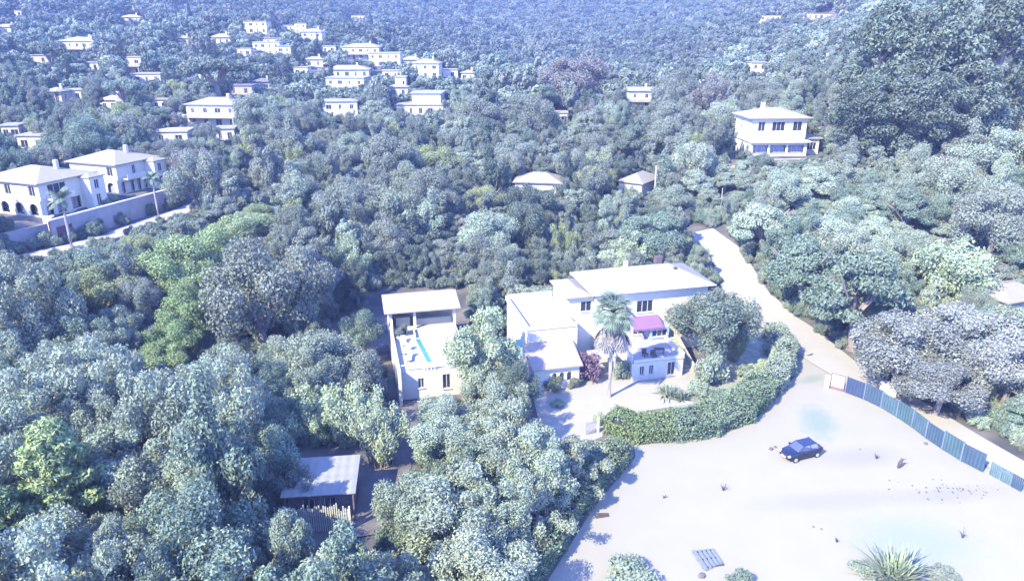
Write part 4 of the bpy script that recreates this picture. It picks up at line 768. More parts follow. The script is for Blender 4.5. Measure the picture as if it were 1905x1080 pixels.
# ------------------------------------------------------------------ palms
def palm(px, pyb, pyt, rad, label, z=None, skirt=True, n=46, tr=.26, seed=1, tone='silver'):
    b = onground(px, pyb) if z is None else at(px, pyb, z); dep = proj(b)[2]; h = (pyb - pyt) * dep / F / math.cos(PITCH) * .97
    t = empty('palm_tree', b, 0, label, 'palm'); g = random.Random(seed)
    MB().tube([(0, 0, -.2), (.02, 0, h * .3), (-.03, .03, h * .65), (0, 0, h)], [tr * 1.25, tr, tr * .95, tr * 1.1], 10).build('trunk', PBARK, t)
    def fronds(count, e0, e1, R0, drp, wid, fan):
        m = MB()
        for i in range(count):
            a = g.random() * 6.283; e = R(g.uniform(e0, e1)); L = R0 * g.uniform(.8, 1.1); pts = []; p = Vector((0, 0, h)); el = e
            for k in range(6): pts.append(p.copy()); p = p + Vector((math.cos(a) * math.cos(el), math.sin(a) * math.cos(el), math.sin(el))) * L / 5; el -= drp / 5
            side = Vector((-math.sin(a), math.cos(a), 0)); m.tube(pts, [.03, .028, .024, .02, .014, .006], 4, False)
            if fan:
                c = pts[3]; dr = (pts[4] - pts[3]).normalized(); 
                for q in range(13):
                    th = R(-78 + 13 * q); v = (dr * math.cos(th) + side * math.sin(th)).normalized(); v.z -= .25 + .2 * abs(math.sin(th)); ln = L * .42
                    u = v.cross(Vector((0, 0, 1))).normalized() * wid; m.add([c - u * .3, c + v * ln * .5 - u, c + v * ln, c + v * ln * .5 + u], [(0, 1, 2, 3)])
            else:
                for k in range(22):
                    f = .12 + .86 * k / 21; i0 = min(4, int(f * 5)); c = pts[i0].lerp(pts[i0 + 1], f * 5 - i0); dr = (pts[i0 + 1] - pts[i0]).normalized()
                    for s_ in (-1, 1):
                        v = (side * s_ * .9 + dr * .55 + Vector((0, 0, -.28))).normalized(); ln = L * .30 * math.sin(.35 + f * 2.5); u = dr * wid
                        m.add([c - u, c + v * ln * .5 - u * .8 , c + v * ln, c + u], [(0, 1, 2, 3)])
        return m
    fronds(n, -20, 80, rad, 1.1, .06 if skirt else .045, skirt).build('crown', T[tone], t)
    if skirt: fronds(90, -89, -58, rad * 1.5, .15, .09, True).build('dead_fronds', mat('dry_fronds', (.22, .21, .19), (.09, .085, .085), .9, 3), t)
    return t
palm(1133, 738, 572, 2.9, 'tall fan palm with a grey skirt of dead fronds in the courtyard', z=0, tr=.22, n=90, tone='teal')
palm(134, 462, 372, 2.5, 'palm in front of the garden wall of the nearer arched villa', skirt=False, seed=3, n=24, tr=.24, tone='teal')
palm(296, 408, 333, 2.2, 'smaller palm at the far end of the long garden wall', skirt=False, seed=4, n=22, tr=.2, tone='teal')
# ------------------------------------------------------------------ hedges
def hedge(base, width, h, tone, label, seed=0, lean=1):
    pts = [Vector((p[0], p[1], 0)) for p in base]; V = []; g = np.random.default_rng(seed)
    o = empty('hedge', (pts[0].x, pts[0].y, 0), 0, label, 'hedge'); core = MB(); P0 = pts[0]
    for i in range(len(pts) - 1):
        a, b = pts[i], pts[i + 1]; d = (b - a).normalized(); nn = Vector((-d.y, d.x, 0)) * lean; L = (b - a).length; n = int(L * (width + 2 * h) * 110)
        u = g.random(n) * (L + .3); q = g.random(n) * (width + 2 * h); y = np.clip(q - h, 0, width); z = np.where(q < h, q, np.where(q > h + width, h - (q - h - width), h))
        bulge = .35 * np.sin(u * .9 + i * 2.1 + y) + .2 * np.sin(u * 2.3 + z * 2); y = y + np.where(q < h, -bulge * .5, np.where(q > h + width, bulge * .5, 0)) + g.normal(size=n) * .1; z = z + np.where((q >= h) & (q <= h + width), bulge * .6, 0) + g.normal(size=n) * .12
        z -= np.where(z > h * .8, .35 * (abs(y - width / 2) / (width / 2)) ** 3, 0)
        z += H(a.x, a.y) * (1 - u / L) + H(b.x, b.y) * u / L
        pos = np.array(a - P0)[None] + np.array(d)[None] * u[:, None] + np.array(nn)[None] * y[:, None]; pos[:, 2] = z
        nr = g.normal(size=(n, 3)); nr[:, 2] += .4; nr /= np.linalg.norm(nr, axis=1)[:, None]; t = g.normal(size=(n, 3)); t -= (t * nr).sum(1)[:, None] * nr; t /= np.linalg.norm(t, axis=1)[:, None]; bb = np.cross(nr, t); s = (.095 * (.6 + .8 * g.random(n)))[:, None]
        V.append(np.stack([pos - t * s, pos + bb * s * .7, pos + t * s, pos - bb * s * .7], 1).reshape(-1, 3))
        for k in range(int(L) + 1):
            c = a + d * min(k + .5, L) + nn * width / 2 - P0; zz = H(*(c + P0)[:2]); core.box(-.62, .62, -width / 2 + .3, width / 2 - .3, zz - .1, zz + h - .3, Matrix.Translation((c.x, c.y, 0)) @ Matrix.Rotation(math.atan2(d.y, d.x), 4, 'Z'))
    me = mesh_quads('leaves', np.concatenate(V), T[tone]); c = bpy.data.objects.new('leaves', me); scene.collection.objects.link(c); c.parent = o
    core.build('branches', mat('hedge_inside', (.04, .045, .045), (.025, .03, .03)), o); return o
hedge([at(1122, 804), at(1180, 826), at(1252, 824)], 3.2, 2.1, 'green', 'fresh green stretch of clipped hedge between courtyard and yard', 1)
hedge([at(1256, 824), at(1330, 814), at(1400, 786), at(1447, 738)], 3.6, 2.3, 'hedge', 'thick grey green hedge bulging around the yard corner', 2)
hedge([at(1449, 736), at(1474, 700), at(1480, 662), (36.6, 91)], 2.6, 2.4, 'silver', 'silvery hedge with rounded end beside the gate and lane', 3)
hedge([at(1172, 858), at(1095, 948), at(1015, 1074), (-1.0, 36.5)], 2.4, 2.3, 'hedge', 'tall hedge casting a deep blue shadow on the left side of the yard', 4, lean=-1)
# ------------------------------------------------------------------ spiky plants and small shrubs
def spiky(px, py, r, n, label, tone='silver', up=(25, 85), z=0.0, wid=.07, cat='agave', name='agave'):
    b = at(px, py, z); t = empty(name, b, 0, label, cat); g = random.Random(int(px)); m = MB()
    for i in range(n):
        a = g.random() * 6.283; e = R(g.uniform(*up)); L = r * g.uniform(.6, 1.1); d = Vector((math.cos(a) * math.cos(e), math.sin(a) * math.cos(e), math.sin(e))); s_ = Vector((-math.sin(a), math.cos(a), 0)) * wid * g.uniform(.7, 1.3); o_ = Vector((g.uniform(-.3, .3) * r, g.uniform(-.3, .3) * r, 0))
        q1 = o_ + d * L * .5; q2 = o_ + d * L + Vector((0, 0, -.12 * L)); k = Vector((0, 0, -wid * .8))
        m.add([o_ - s_ * .6, o_ + k, o_ + s_ * .6, q1 - s_, q1 + k, q1 + s_, q2], [(0, 1, 4, 3), (1, 2, 5, 4), (3, 4, 6), (4, 5, 6), (0, 3, 5, 2), (3, 6, 5)])
    m.build('leaves', T[tone], t); return t
spiky(1243, 735, 2.0, 150, 'grey spiky plant in shade at the foot of the sun deck', 'silver', (10, 80), wid=.08, cat='yucca', name='yucca')
spiky(1270, 742, 1.4, 90, 'smaller spiky plant right of the grey one below the sun deck', 'teal', (10, 80), cat='yucca', name='yucca')
ag = at(1668, 1082)
ya = spiky(1668, 1078, 3.3, 200, 'large spreading pale green spiky plant at the bottom of the yard', 'silver', (4, 60), wid=.07)
def blades(par, n, r_, up, wid, tone, name, seed, zs=1.0):
    g = random.Random(seed); m = MB()
    for i in range(n):
        a = g.random() * 6.283; e = R(g.uniform(*up)); L = r_ * g.uniform(.6, 1.1); d = Vector((math.cos(a) * math.cos(e), math.sin(a) * math.cos(e), math.sin(e) * zs)); sd_ = Vector((-math.sin(a), math.cos(a), 0)) * wid; o_ = Vector((g.uniform(-.5, .5), g.uniform(-.4, .4), 0)); p0, p1, p2 = o_, o_ + d * L * .55, o_ + d * L + Vector((0, 0, -.05 * L)); k = Vector((math.cos(a), math.sin(a), 0)) * -wid
        m.add([p0 - sd_ * .5, p0 + k, p0 + sd_ * .5, p1 - sd_, p1 + k, p1 + sd_, p2], [(0, 1, 4, 3), (1, 2, 5, 4), (3, 4, 6), (4, 5, 6), (0, 3, 5, 2), (3, 6, 5)])
    return m.build(name, T[tone], par)
blades(ya, 70, 3.3, (58, 88), .08, 'pale', 'upright_leaves', 5); blades(ya, 120, 2.6, (0, 40), .05, 'grey', 'lower_leaves', 6)
for px, py, sx, sz, tn, lab in [(1160, 1082, 2.3, 1.2, 'silver', 'pale grey blue bush cut by the bottom edge of the yard'), (1372, 1084, 1.2, .8, 'teal', 'low sea green bush cut by the bottom edge right of the striped pallet'), (1605, 1062, 1.1, .6, 'silver', 'thin grey tuft left of the large spiky plant'),
                            (1752, 1068, 1.3, .45, 'grey', 'flat dark bush right of the large spiky plant'), (1030, 722, 1.3, 1.5, 'dark', 'dark rounded bush at the left of the courtyard'), (1060, 715, 1.4, 1.1, 'grey', 'greyish low bush right of the dark rounded courtyard bush'),
                            (1090, 703, 2.0, 2.9, 'purple', 'purple flowering bush climbing by the palm'), (1160, 705, 1.2, 2.2, 'silver', 'silvery bush right of the palm trunk'), (1035, 752, .9, .5, 'pale', 'pale low plant on the courtyard edge near the shaded corner'), (1112, 788, .7, 1.2, 'pale', 'thin pale shrub at the left end of the green hedge'),
                            (1415, 690, 1.6, 1.2, 'pale', 'pale garden shrub behind the silvery hedge'), (1385, 700, 1.5, 1.1, 'silver', 'silvery garden shrub left of the pale one behind the hedge'), (1432, 660, 1.3, 1.2, 'silver', 'small silvery shrub high in the hedge garden'), (1340, 745, 1.5, 1.3, 'teal', 'green grey shrub just inside the bulging hedge'), (1300, 735, 1.3, 1.6, 'silver', 'pale shrub between the spiky plants and the bulging hedge')]:
    b = at(px, py); tree('shrub', b.x, b.y, sx, sz, tn, lab, z=0.0)
# ------------------------------------------------------------------ small things in the yard
def plank(px, py, L, w_, rz_, label, m_=DARKW, n=3, cat='plank'):
    b = at(px, py, .03); t = MB(); g = random.Random(int(px))
    for k in range(n): t.box(-L / 2 + g.uniform(0, .2), L / 2 - g.uniform(0, .2), k * w_ * 1.3, k * w_ * 1.3 + w_, .004, .06 + .03 * k, Matrix.Translation(b) @ Matrix.Rotation(rz_ + g.uniform(-.15, .15), 4, 'Z'))
    return tag(t.build('plank_pile', m_), label, cat)
plank(1122, 962, 1.4, .14, .1, 'small pile of dark planks at the edge of the hedge shadow', cat='planks')
def rock(px, py, s, label, m_=None, sq=.7, name='stone', cat='stone', z=.02):
    bm = bmesh.new(); bmesh.ops.create_icosphere(bm, subdivisions=2, radius=s); g = random.Random(int(px * 3 + py))
    for v in bm.verts: v.co *= g.uniform(.8, 1.15); v.co.z *= sq
    me = bpy.data.meshes.new(name); bm.to_mesh(me); bm.free(); me.materials.append(m_ or mat('dark_stone', (.10, .09, .10), (.06, .055, .06))); o = bpy.data.objects.new(name, me); scene.collection.objects.link(o); b = at(px, py); o.location = (b.x, b.y, s * sq * .6 + z); o.rotation_euler = (0, 0, g.random() * 6); return tag(o, label, cat)
rock(1434, 836, .22, 'larger dark stone left of the parked car'); rock(1442, 832, .15, 'smaller dark stone next to the larger one left of the car'); rock(1481, 820, .12, 'dark stone just behind the parked car')
rock(1722, 826, .2, 'dark stone lying near the blue fence'); rock(1600, 836, .08, 'pebble halfway between the car and the blue fence'); rock(1513, 980, .1, 'upper one of two pebbles below the car'); rock(1528, 984, .09, 'lower one of two pebbles below the car')
def snag(px, py, h, label, n=9, cat='dead bush', tone=DARKW):
    b = at(px, py, .02); g = random.Random(int(px)); m = MB()
    for i in range(n): a = g.random() * 6.28; m.tube([(0, 0, 0), (math.cos(a) * h * .2, math.sin(a) * h * .2, h * .5), (math.cos(a) * h * g.uniform(.3, .6), math.sin(a) * h * .5, h * g.uniform(.6, 1))], [.035, .025, .008], 5)
    o = m.build('dead_bush', tone); o.location = b; return tag(o, label, cat)
snag(1345, 912, .8, 'dry twiggy weed alone in the middle of the yard'); snag(1630, 853, .6, 'dry weed between the car and the upright stump'); snag(1235, 926, .4, 'tiny dry twig left in the open yard'); snag(1556, 1008, .5, 'dry twig left of the large spiky plant', 7); snag(1790, 1000, .9, 'dry stem right of the large spiky plant', 5)
b = at(1671, 870); st_ = empty('tree_stump', (b.x, b.y, .02), 0, 'dark upright leaning stump in the yard', 'stump'); MB().tube([(0, 0, -.05), (.08, 0, .5), (.26, .05, 1.0)], [.13, .19, .10], 9).tube([(.2, 0, .75), (.3, -.05, .95), (.55, -.1, 1.05)], [.06, .05, .02], 6).build('trunk', DARKW, st_)
g = random.Random(9)
for k in range(60):
    px, py = g.gauss(1770, 50), 915 + g.gauss(0, 9) - (g.random() * 8)
    rock(px, py, g.uniform(.04, .10), 'tiny dark pebble in the scattered line below the fence end', sq=.6, cat='pebble', name='pebble')['group'] = 'pebbles scattered below the fence end'
b0 = at(1320, 1040, .0); pl = empty('pallet', (b0.x, b0.y, .03), R(12), 'striped blue grey pallet with slats at the bottom of the yard', 'pallet'); SL = mat('blue_grey_slats', (0.120, 0.146, 0.190), (0.090, 0.110, 0.150), .8, 5)
for k in range(5): MB().box(-.9 + k * .36 + (0 if k else -.12), -.9 + k * .36 + (.22 if k else .2), -1.2 + .12 * k, 1.1 - .03 * k, .12, .16).build('slat', SL, pl)
for v in (-.9, .0, .9): MB().box(-1.0, .8, v, v + .1, .0, .118).build('bearer', DARKW, pl)
rock(1305, 1072, .28, 'dark lump below the striped pallet')
b = at(1500, 662, .1); o = MB().tube([(0, 0, .05), (.5, .15, .12), (1.0, .45, .15)], [.03, .09, .03], 6).tube([(.5, .15, .12), (.8, .05, .2)], [.04, .01], 5).build('dark_forked_shape', DARKW); o.location = b; tag(o, 'short dark forked shape on the lane by the silvery hedge', 'branch')  # thin dark forked shape beside the hedge, object not identified
# deck furniture
for px, py, lab in [(1200, 662, 'low chair at the left of the sun deck'), (1216, 664, 'low chair at the middle of the sun deck')]:
    q = at(px, py, 2.43); t = empty('deck_chair', q, R(20), lab, 'chair'); MB().box(-.3, .3, -.3, .3, .3, .36).build('seat', DARKW, t); MB().box(-.3, .3, .3, .36, .3, .85).build('backrest', DARKW, t)
    for u in (-.28, .22):
        for v in (-.28, .22): MB().box(u, u + .06, v, v + .06, 0, .296).build('leg', DARKW, t)
q = at(1226, 658, 2.43); t = empty('deck_table', q, 0, 'small dark table on the sun deck', 'table'); MB().box(-.6, .6, -.35, .35, .66, .71).build('tabletop', DARKW, t)
for u in (-.55, .48):
    for v in (-.3, .24): MB().box(u, u + .06, v, v + .06, 0, .656).build('leg', DARKW, t)
# courtyard gate and rails near the hedge end
q = at(1104, 806); t = empty('gate', q, R(20), 'small slatted garden gate at the left end of the green hedge', 'gate'); 
for k in range(7): MB().box(-.9 + k * .17, -.82 + k * .17, 0, .05, .1, 1.5).build('slat', mat('grey_slat', (.28, .28, .32), (.2, .2, .25)), t)
MB().box(-.95, .38, .054, .1, .3, .38).box(-.95, .38, .054, .1, 1.2, 1.28).build('rail', METAL, t); MB().box(.42, .62, -.1, .1, 0, 1.8).build('post', FRAME, t)
# ================================================================== THE WOOD
OPEN = []    # world polygons kept clear of trees
OPEN.append(yard); OPEN.append([tuple(v[:2]) for v in (at(985, 690), at(1000, 600, 0), at(1330, 560), at(1480, 600), at(1490, 690), at(1450, 760), at(1330, 826), at(1180, 832), at(1060, 850), at(1000, 810))])
OPEN.append(P2([(700, 560), (870, 560), (842, 745), (782, 800), (765, 870), (728, 905), (712, 1000), (560, 1010), (545, 850), (660, 840), (735, 760)]))
OPEN.append(P2([(625, 590), (700, 600), (720, 690), (650, 700), (610, 670)]))
OPEN.append(P2([(530, 985), (665, 975), (640, 1060), (520, 1060)]))
def inpoly(x, y, poly):
    c = False; n = len(poly); j = n - 1
    for i in range(n):
        xi, yi = poly[i]; xj, yj = poly[j]
        if (yi > y) != (yj > y) and x < (xj - xi) * (y - yi) / (yj - yi) + xi: c = not c
        j = i
    return c
lines = [(road_pts, 4.0), (lroad, 3.0)]
def near_line(x, y, r, sh=0.0):
    for pts, wd in lines:
        for i in range(len(pts) - 1):
            a = pts[i]; b = pts[i + 1]; dx, dy = b.x - a.x, b.y - a.y; t = max(0, min(1, ((x - a.x) * dx + (y - a.y) * dy) / (dx * dx + dy * dy + 1e-9)))
            if math.hypot(x - a.x - dx * t, y - a.y - dy * t) < wd - sh + r * .8: return True
    return False
cell = {}
def key(x, y): return int(x // 8), int(y // 8)
def put(x, y, r): cell.setdefault(key(x, y), []).append((x, y, r))
def clash(x, y, r, f):
    kx, ky = key(x, y)
    for i in range(kx - 1, kx + 2):
        for j in range(ky - 1, ky + 2):
            for a, b, q in cell.get((i, j), ()):
                if (x - a) ** 2 + (y - b) ** 2 < ((r + q) * f) ** 2: return True
    return False
for x, y, r in occ: put(x, y, r)
# the sight lines to landmark trees are kept free as well
for (px, py, rx, ry) in [(1326,606,60,55),(898,652,50,60),(110,905,90,90),(485,560,60,70),(580,770,40,40),(648,768,40,40),(703,800,36,50),(1605,530,80,60),(1785,505,60,45),(1680,650,70,45),(1795,640,80,50),(1880,690,50,50),(385,465,30,25),(335,500,40,34),(352,585,40,36),(372,542,38,28),(325,636,34,24),(474,408,26,14),(185,552,40,28),(445,428,36,20),(292,672,40,18),(676,622,30,34)]:
    best = min(occ, key=lambda o: (lambda q: 1e9 if q is None else abs(q[0] - px) + abs(q[1] - py - ry))(proj((o[0], o[1], 0))) if True else 0); dd = proj((best[0], best[1], 0)); PROTECT.append((px - rx, py - ry, px + rx, py + ry * .5, dd[2] - 2))
def blocked(x, y, z, r, h):
    t = proj((x, y, z + h)); b = proj((x, y, z + h * .3))
    if t is None: return True
    rp = r * .85 * F / t[2]
    for x0, y0, x1, y1, dep in PROTECT:
        if t[2] < dep and t[0] + rp > x0 and t[0] - rp < x1 and t[1] < y1 and b[1] > y0: return True
    return False
for q in lroad[1:-1]:
    pq = proj(q); PROTECT.append((pq[0] - 36, pq[1] - 22, pq[0] + 36, pq[1] + 2, pq[2] - 1))
g = np.random.default_rng(11); random.seed(11)
wood = []
def region(px, py, y):
    # kind and tone drift with place, in patches
    n = math.sin(px * .013 + py * .021) + math.sin(px * .031 - py * .017 + 2) * .7 + random.uniform(-.9, .9)
    if y > 230:
        k = 'broadleaf_tree' if random.random() < .85 else 'pine_tree'; tn = random.choice(['grey', 'dark', 'teal', 'dark', 'silver'] if y < 400 else ['dark', 'dark', 'dark', 'grey'])
        if px < 900 and random.random() < .07: return 'cypress_tree', 'cypress'
        return k, tn
    u_ = random.random()
    if u_ < .05: return 'bamboo_clump', random.choice(['pale', 'silver', 'lime'])
    if u_ < .10: return 'eucalyptus_tree', random.choice(['silver', 'grey', 'teal'])
    if px > 1300 and py > 300: ks = ['pine_tree', 'broadleaf_tree', 'broadleaf_tree', 'olive_tree']; ts = ['silver', 'grey', 'teal', 'silver']
    elif px < 520 and py > 620: ks = ['olive_tree', 'olive_tree', 'broadleaf_tree']; ts = ['silver', 'silver', 'teal', 'grey']
    elif py > 720: ks = ['olive_tree', 'broadleaf_tree', 'broadleaf_tree']; ts = ['silver', 'silver', 'teal', 'pale' if random.random() < .3 else 'silver']
    elif px < 300: ks = ['broadleaf_tree', 'broadleaf_tree', 'olive_tree']; ts = ['teal', 'grey', 'grey', 'lime' if random.random() < .2 else 'teal']
    else: ks = ['broadleaf_tree', 'broadleaf_tree', 'olive_tree', 'pine_tree']; ts = ['grey', 'silver', 'dark', 'grey', 'lime' if random.random() < .15 else 'mauve' if random.random() < .12 else 'grey']
    return ks[int(abs(n) * 1.7) % len(ks)], ts[int(abs(n * 2.3 + py * .01)) % len(ts)]
def scatter(y0, y1, rmin, rmax, tries, f):
    ys = np.sqrt(g.uniform(y0 * y0, y1 * y1, tries)); xs = g.uniform(-1, 1, tries) * (ys * .78 + 18); rs = g.uniform(rmin, rmax, tries); zs = Hn(np.column_stack([xs, ys]))
    for x, y, z, r in zip(xs.tolist(), ys.tolist(), zs.tolist(), rs.tolist()):
        q = proj((x, y, z + r))
        if q is None or q[1] < -60 or q[1] > 1190: continue
        if clash(x, y, r, f) or near_line(x, y, r) or any(math.hypot(x - a, y - b) < c + r * .75 for a, b, c in HOUSES): continue
        if y < 140 and any(inpoly(x + r * .85 * a, y + r * .85 * b, P) for P in OPEN for a, b in ((0, 0), (1, 0), (-1, 0), (0, 1), (0, -1))): continue
        k, tn = region(q[0], q[1], y); hz = {'cypress_tree': 5.5, 'pine_tree': 1.9, 'eucalyptus_tree': 4.8}.get(k, 2.0)
        rr_ = r * (.42 if k == 'cypress_tree' else .45 if k == 'eucalyptus_tree' else 1); tall = 1.25 if y < 110 and q[0] < 620 else 1.0; sz = rr_ * random.uniform(.8, 1.3) * (1 if k in ('cypress_tree', 'eucalyptus_tree') else tall)
        if blocked(x, y, z, rr_, sz * hz): continue
        put(x, y, rr_); wood.append((k, x, y, z, rr_, sz, tn, q))
scatter(34, 75, 2.3, 4.5, 9000, .52)
scatter(75, 130, 2.1, 4.8, 16000, .51)
scatter(130, 230, 2.2, 5.0, 24000, .53)
scatter(230, 450, 2.4, 4.6, 42000, .55)
scatter(450, 1050, 3.0, 5.2, 60000, .56)
# understorey: low bushes that close the gaps
bush = []
for (y0, y1, n) in ((36, 75, 3200), (75, 140, 7500), (140, 230, 5000)):
    ys = np.sqrt(g.uniform(y0 * y0, y1 * y1, n)); xs = g.uniform(-1, 1, n) * (ys * .78 + 14); rs = g.uniform(.8, 1.7, n); zs = Hn(np.column_stack([xs, ys]))
    for x, y, z, r in zip(xs.tolist(), ys.tolist(), zs.tolist(), rs.tolist()):
        if near_line(x, y, r, 1.4) or any(math.hypot(x - a, y - b) < c * .85 + r for a, b, c in HOUSES) or (y < 140 and any(inpoly(x + r * a, y + r * b, P) for P in OPEN for a, b in ((0, 0), (1, 0), (-1, 0), (0, 1), (0, -1)))): continue
        if blocked(x, y, z, r, r * 1.2): continue
        bush.append((x, y, z, r))
LM = [(60,330,'the nearer arched villa'),(220,320,'the farther arched villa'),(210,400,'the long lilac garden wall'),(400,470,'the vivid green streak'),(352,590,'the lowest vivid green trees'),(485,560,'the large blue grey tree'),(780,570,'the pool house roof'),(740,680,'the pool house side wall'),
 (902,655,'the silvery olive like tree'),(960,720,'the dark tree by the courtyard'),(650,780,'the feathery clumps'),(610,870,'the shed roof'),(610,970,'the cane fence'),(110,905,'the big light green conifer'),(330,1010,'the pinkish tipped bush'),(20,700,'the left edge of the wood'),(250,780,'the heart of the lower left wood'),(480,760,'the wood before the clearing'),
 (850,1060,'the bottom of the hedge'),(1080,900,'the tall shadow casting hedge'),(880,860,'the wood below the courtyard'),(1040,530,'the villa roof terrace'),(1200,490,'the main villa roof'),(1330,600,'the big round dark tree'),(1360,460,'the upper bend of the lane'),(1480,590,'the middle of the lane'),(1605,530,'the largest spreading pine'),(1785,505,'the pale feathery thicket'),
 (1700,650,'the grey lilac tree clump'),(1852,415,'the white branched tree'),(1700,150,'the tall gum stand'),(1445,250,'the two storey hillside villa'),(1217,340,'the thick white pole'),(1000,345,'the bright mid distance roof'),(818,303,'the broad yellowish tree'),(640,430,'the centre of the mid wood'),(640,330,'the pale mid slope'),(860,450,'the wood behind the pool house'),
 (1118,308,'the pale yellow green thicket'),(397,215,'the broad villa'),(365,312,'the mauve dome'),(635,205,'the white cube house'),(783,190,'the large two level house'),(1191,190,'the white gable ended house'),(1068,150,'the large mauve tree'),(60,260,'the flat left edge building'),(940,230,'the mid slope centre'),(520,260,'the slope under the white villas'),(1860,780,'the end of the lane'),(1560,330,'the slope beside the hillside villa'),(200,200,'the brown gabled house'),(150,560,'the upper left wood'),(560,470,'the mauve patch')]
def place_word(q):
    a = min(LM, key=lambda l: (l[0] - q[0]) ** 2 + (l[1] - q[1]) ** 2); dx, dy = q[0] - a[0], q[1] - a[1]; d = math.hypot(dx, dy)
    side = ('right of' if dx > 0 else 'left of') if abs(dx) > abs(dy) * 1.2 else ('below' if dy > 0 else 'above')
    return f"{'just ' if d < 45 else 'well ' if d > 100 else ''}{side} {a[2]}"
def zone(q, y):
    px, py = q[0], q[1]
    if y < 75: return ('the lower left wood' if px < 560 else 'the wood between shed and yard' if px < 1200 else 'the strip behind the blue fence')
    if y < 130: return ('the wood below the street at left' if px < 640 else 'the wood behind the pool house' if px < 1000 else 'the slope beside the lane')
    return ('the middle distance at left' if px < 700 else 'the middle distance at centre' if px < 1250 else 'the middle distance at right')
KN = {'bamboo_clump': 'feathery clump', 'eucalyptus_tree': 'slim gum tree', 'broadleaf_tree': 'round leafy tree', 'olive_tree': 'loose leaved tree', 'pine_tree': 'layered pine', 'cypress_tree': 'thin cypress'}
TN = {'cypress': 'dark', 'silver': 'silvery', 'grey': 'grey blue', 'dark': 'dark', 'teal': 'sea green', 'green': 'green', 'lime': 'yellow green', 'pale': 'pale', 'mauve': 'mauve'}
indiv = {}
inside = [i for i, t in enumerate(wood) if -20 < t[7][0] < 1925 and -10 < t[7][1] < 1110]
cnt = {'bamboo_clump': 120, 'eucalyptus_tree': 120, 'broadleaf_tree': 262, 'olive_tree': 290, 'pine_tree': 285, 'cypress_tree': 150}; keep = set()
for i in sorted(inside, key=lambda i: -wood[i][4] / wood[i][7][2]):
    if cnt.get(wood[i][0], 0) > 0 and wood[i][2] < 300: cnt[wood[i][0]] -= 1; keep.add(i)
for i in sorted(keep):
    k, x, y, z, r, sz, tn, q = wood[i]; zn = place_word(q); gl = f'{TN[tn]} {KN[k]}s {zn}'; big = 'big ' if r > 3.3 else 'small ' if r < 2.5 else ''
    tree(k, x, y, r, sz, tn, f'{big}{TN[tn]} {KN[k]} {zn}', gl, 'tree', z=z)
# the rest: far off woodland, instanced on points (one object per kind and tone)
def stuff(name, pts, meshes, label, cat='woodland'):
    me = bpy.data.meshes.new(name); me.vertices.add(len(pts)); me.vertices.foreach_set('co', np.array([p[:3] for p in pts], float).ravel())
    a = me.attributes.new('tree_scale', 'FLOAT_VECTOR', 'POINT'); a.data.foreach_set('vector', np.array([(p[3], p[3], p[4]) for p in pts], float).ravel())
    a = me.attributes.new('tree_turn', 'FLOAT_VECTOR', 'POINT'); a.data.foreach_set('vector', np.array([(0, 0, (p[0] * 7.3 + p[1] * 3.1) % 6.28) for p in pts], float).ravel())
    o = bpy.data.objects.new(name, me); scene.collection.objects.link(o); tag(o, label, cat, kind='stuff')
    col = bpy.data.collections.new(name + '_kinds')
    for m_ in meshes: col.objects.link(bpy.data.objects.new(name + '_kind', m_))
    ng = bpy.data.node_groups.new(name + '_nodes', 'GeometryNodeTree'); ng.interface.new_socket('Geometry', in_out='INPUT', socket_type='NodeSocketGeometry'); ng.interface.new_socket('Geometry', in_out='OUTPUT', socket_type='NodeSocketGeometry')
    N = ng.nodes; L = ng.links; gi = N.new('NodeGroupInput'); go = N.new('NodeGroupOutput'); ip = N.new('GeometryNodeInstanceOnPoints'); ci = N.new('GeometryNodeCollectionInfo'); ci.inputs[0].default_value = col; ci.inputs['Separate Children'].default_value = True; ip.inputs['Pick Instance'].default_value = True
    for nm, sock in (('tree_scale', 'Scale'), ('tree_turn', 'Rotation')):
        na = N.new('GeometryNodeInputNamedAttribute'); na.data_type = 'FLOAT_VECTOR'; na.inputs['Name'].default_value = nm; L.new(na.outputs['Attribute'], ip.inputs[sock])
    L.new(gi.outputs[0], ip.inputs['Points']); L.new(ci.outputs[0], ip.inputs['Instance']); L.new(ip.outputs[0], go.inputs[0])
    o.modifiers.new('trees', 'NODES').node_group = ng; return o
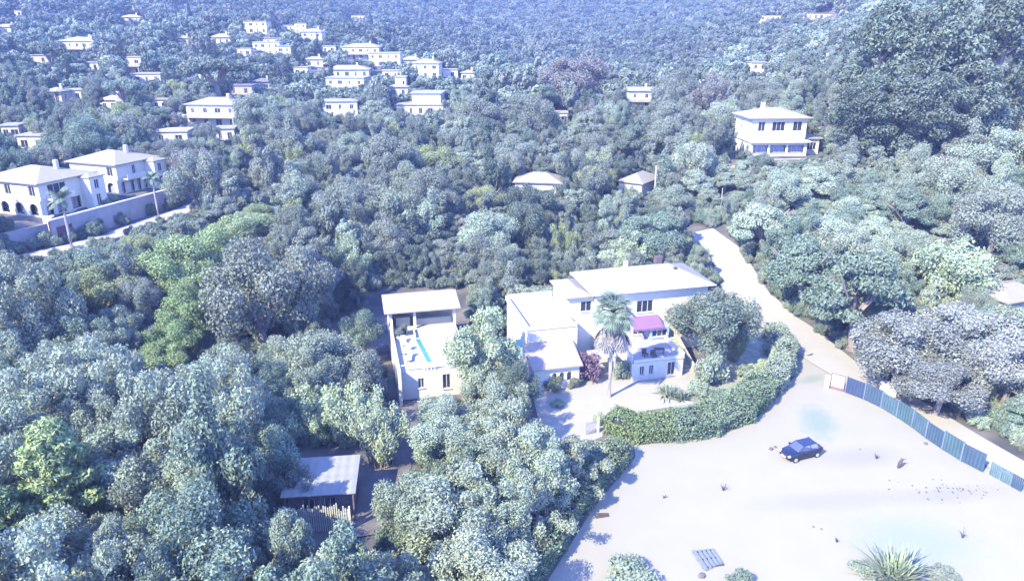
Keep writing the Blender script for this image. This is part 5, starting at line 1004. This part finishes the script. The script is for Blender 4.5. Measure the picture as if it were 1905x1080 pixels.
def merged(kind, k, tone, lite=None):
    cm, tm = PROTO[kind][k]
    if lite and kind in ('bamboo_clump', 'eucalyptus_tree'): lite = None
    if lite:
        if kind == 'pine_tree':
            gg = random.Random(kind + str(k)); cs = []; rs = []
            for i in range(16): a = gg.random() * 6.28; q = gg.random() ** .6 * .85; cs.append((math.cos(a) * q, math.sin(a) * q, .8 + (1 - q) * .8)); rs.append(gg.uniform(.25, .4))
            V = cloud(cs, rs, lite, .10, sq=.5, seed=k + 5)
        else: cs, rs = lobes(k + 130, 26, lr=(.13, .30), inner=.88); V = cloud(cs, rs, lite, .10, seed=k + 5)
    else: V = np.empty(len(cm.vertices) * 3); cm.vertices.foreach_get('co', V); V = V.reshape(-1, 3)
    me = mesh_quads(kind, V, T[tone]); return me
groups = {}
for i, (k, x, y, z, r, sz, tn, q) in enumerate(wood):
    if i in keep: continue
    groups.setdefault((k, tn if y < 300 else tn, y > 230), []).append((x, y, z - .1, r, sz))
for (k, tn, far_), pts in groups.items():
    kk = [0, 1]; stuff('woodland', pts, [merged(k, j, tn, (1500 if far_ and k != 'cypress_tree' else None)) for j in kk], f'{TN[tn]} {KN[k]}s massed as {"far hillside forest" if far_ else "background wood"}', 'woodland')
for tn, sel in (('dark', 0), ('grey', 1), ('teal', 2), ('silver', 3)):
    pts = [(x, y, z - .05, r, r * 1.3) for i, (x, y, z, r) in enumerate(bush) if i % 4 == sel]
    stuff('undergrowth', pts, [PROTO['shrub'][j][0].copy() for j in (0, 1)], f'{TN[tn]} undergrowth filling the gaps between the trees', 'undergrowth')
    for c_ in bpy.data.collections['undergrowth_kinds' if sel == 0 else f'undergrowth_kinds.{sel:03d}'].objects: c_.data.materials.clear(); c_.data.materials.append(T[tn])
print('wood', len(wood), 'individual', len(keep), 'bush', len(bush))
# ------------------------------------------------------------------ air
hz = MB().box(-1300, 1300, -140, 1620, -30, 420); ho = hz.build('haze', None); tag(ho, 'bluish summer haze thickening towards the far forest hill', 'haze', kind='stuff')
hm = bpy.data.materials.new('haze'); hm.use_nodes = True; hm.node_tree.nodes.clear(); v = hm.node_tree.nodes.new('ShaderNodeVolumePrincipled'); v.inputs['Density'].default_value = 0.00025; v.inputs['Color'].default_value = (0.40, 0.54, 1.0, 1); v.inputs['Anisotropy'].default_value = 0.0
oo = hm.node_tree.nodes.new('ShaderNodeOutputMaterial'); hm.node_tree.links.new(v.outputs[0], oo.inputs['Volume']); ho.data.materials.append(hm)
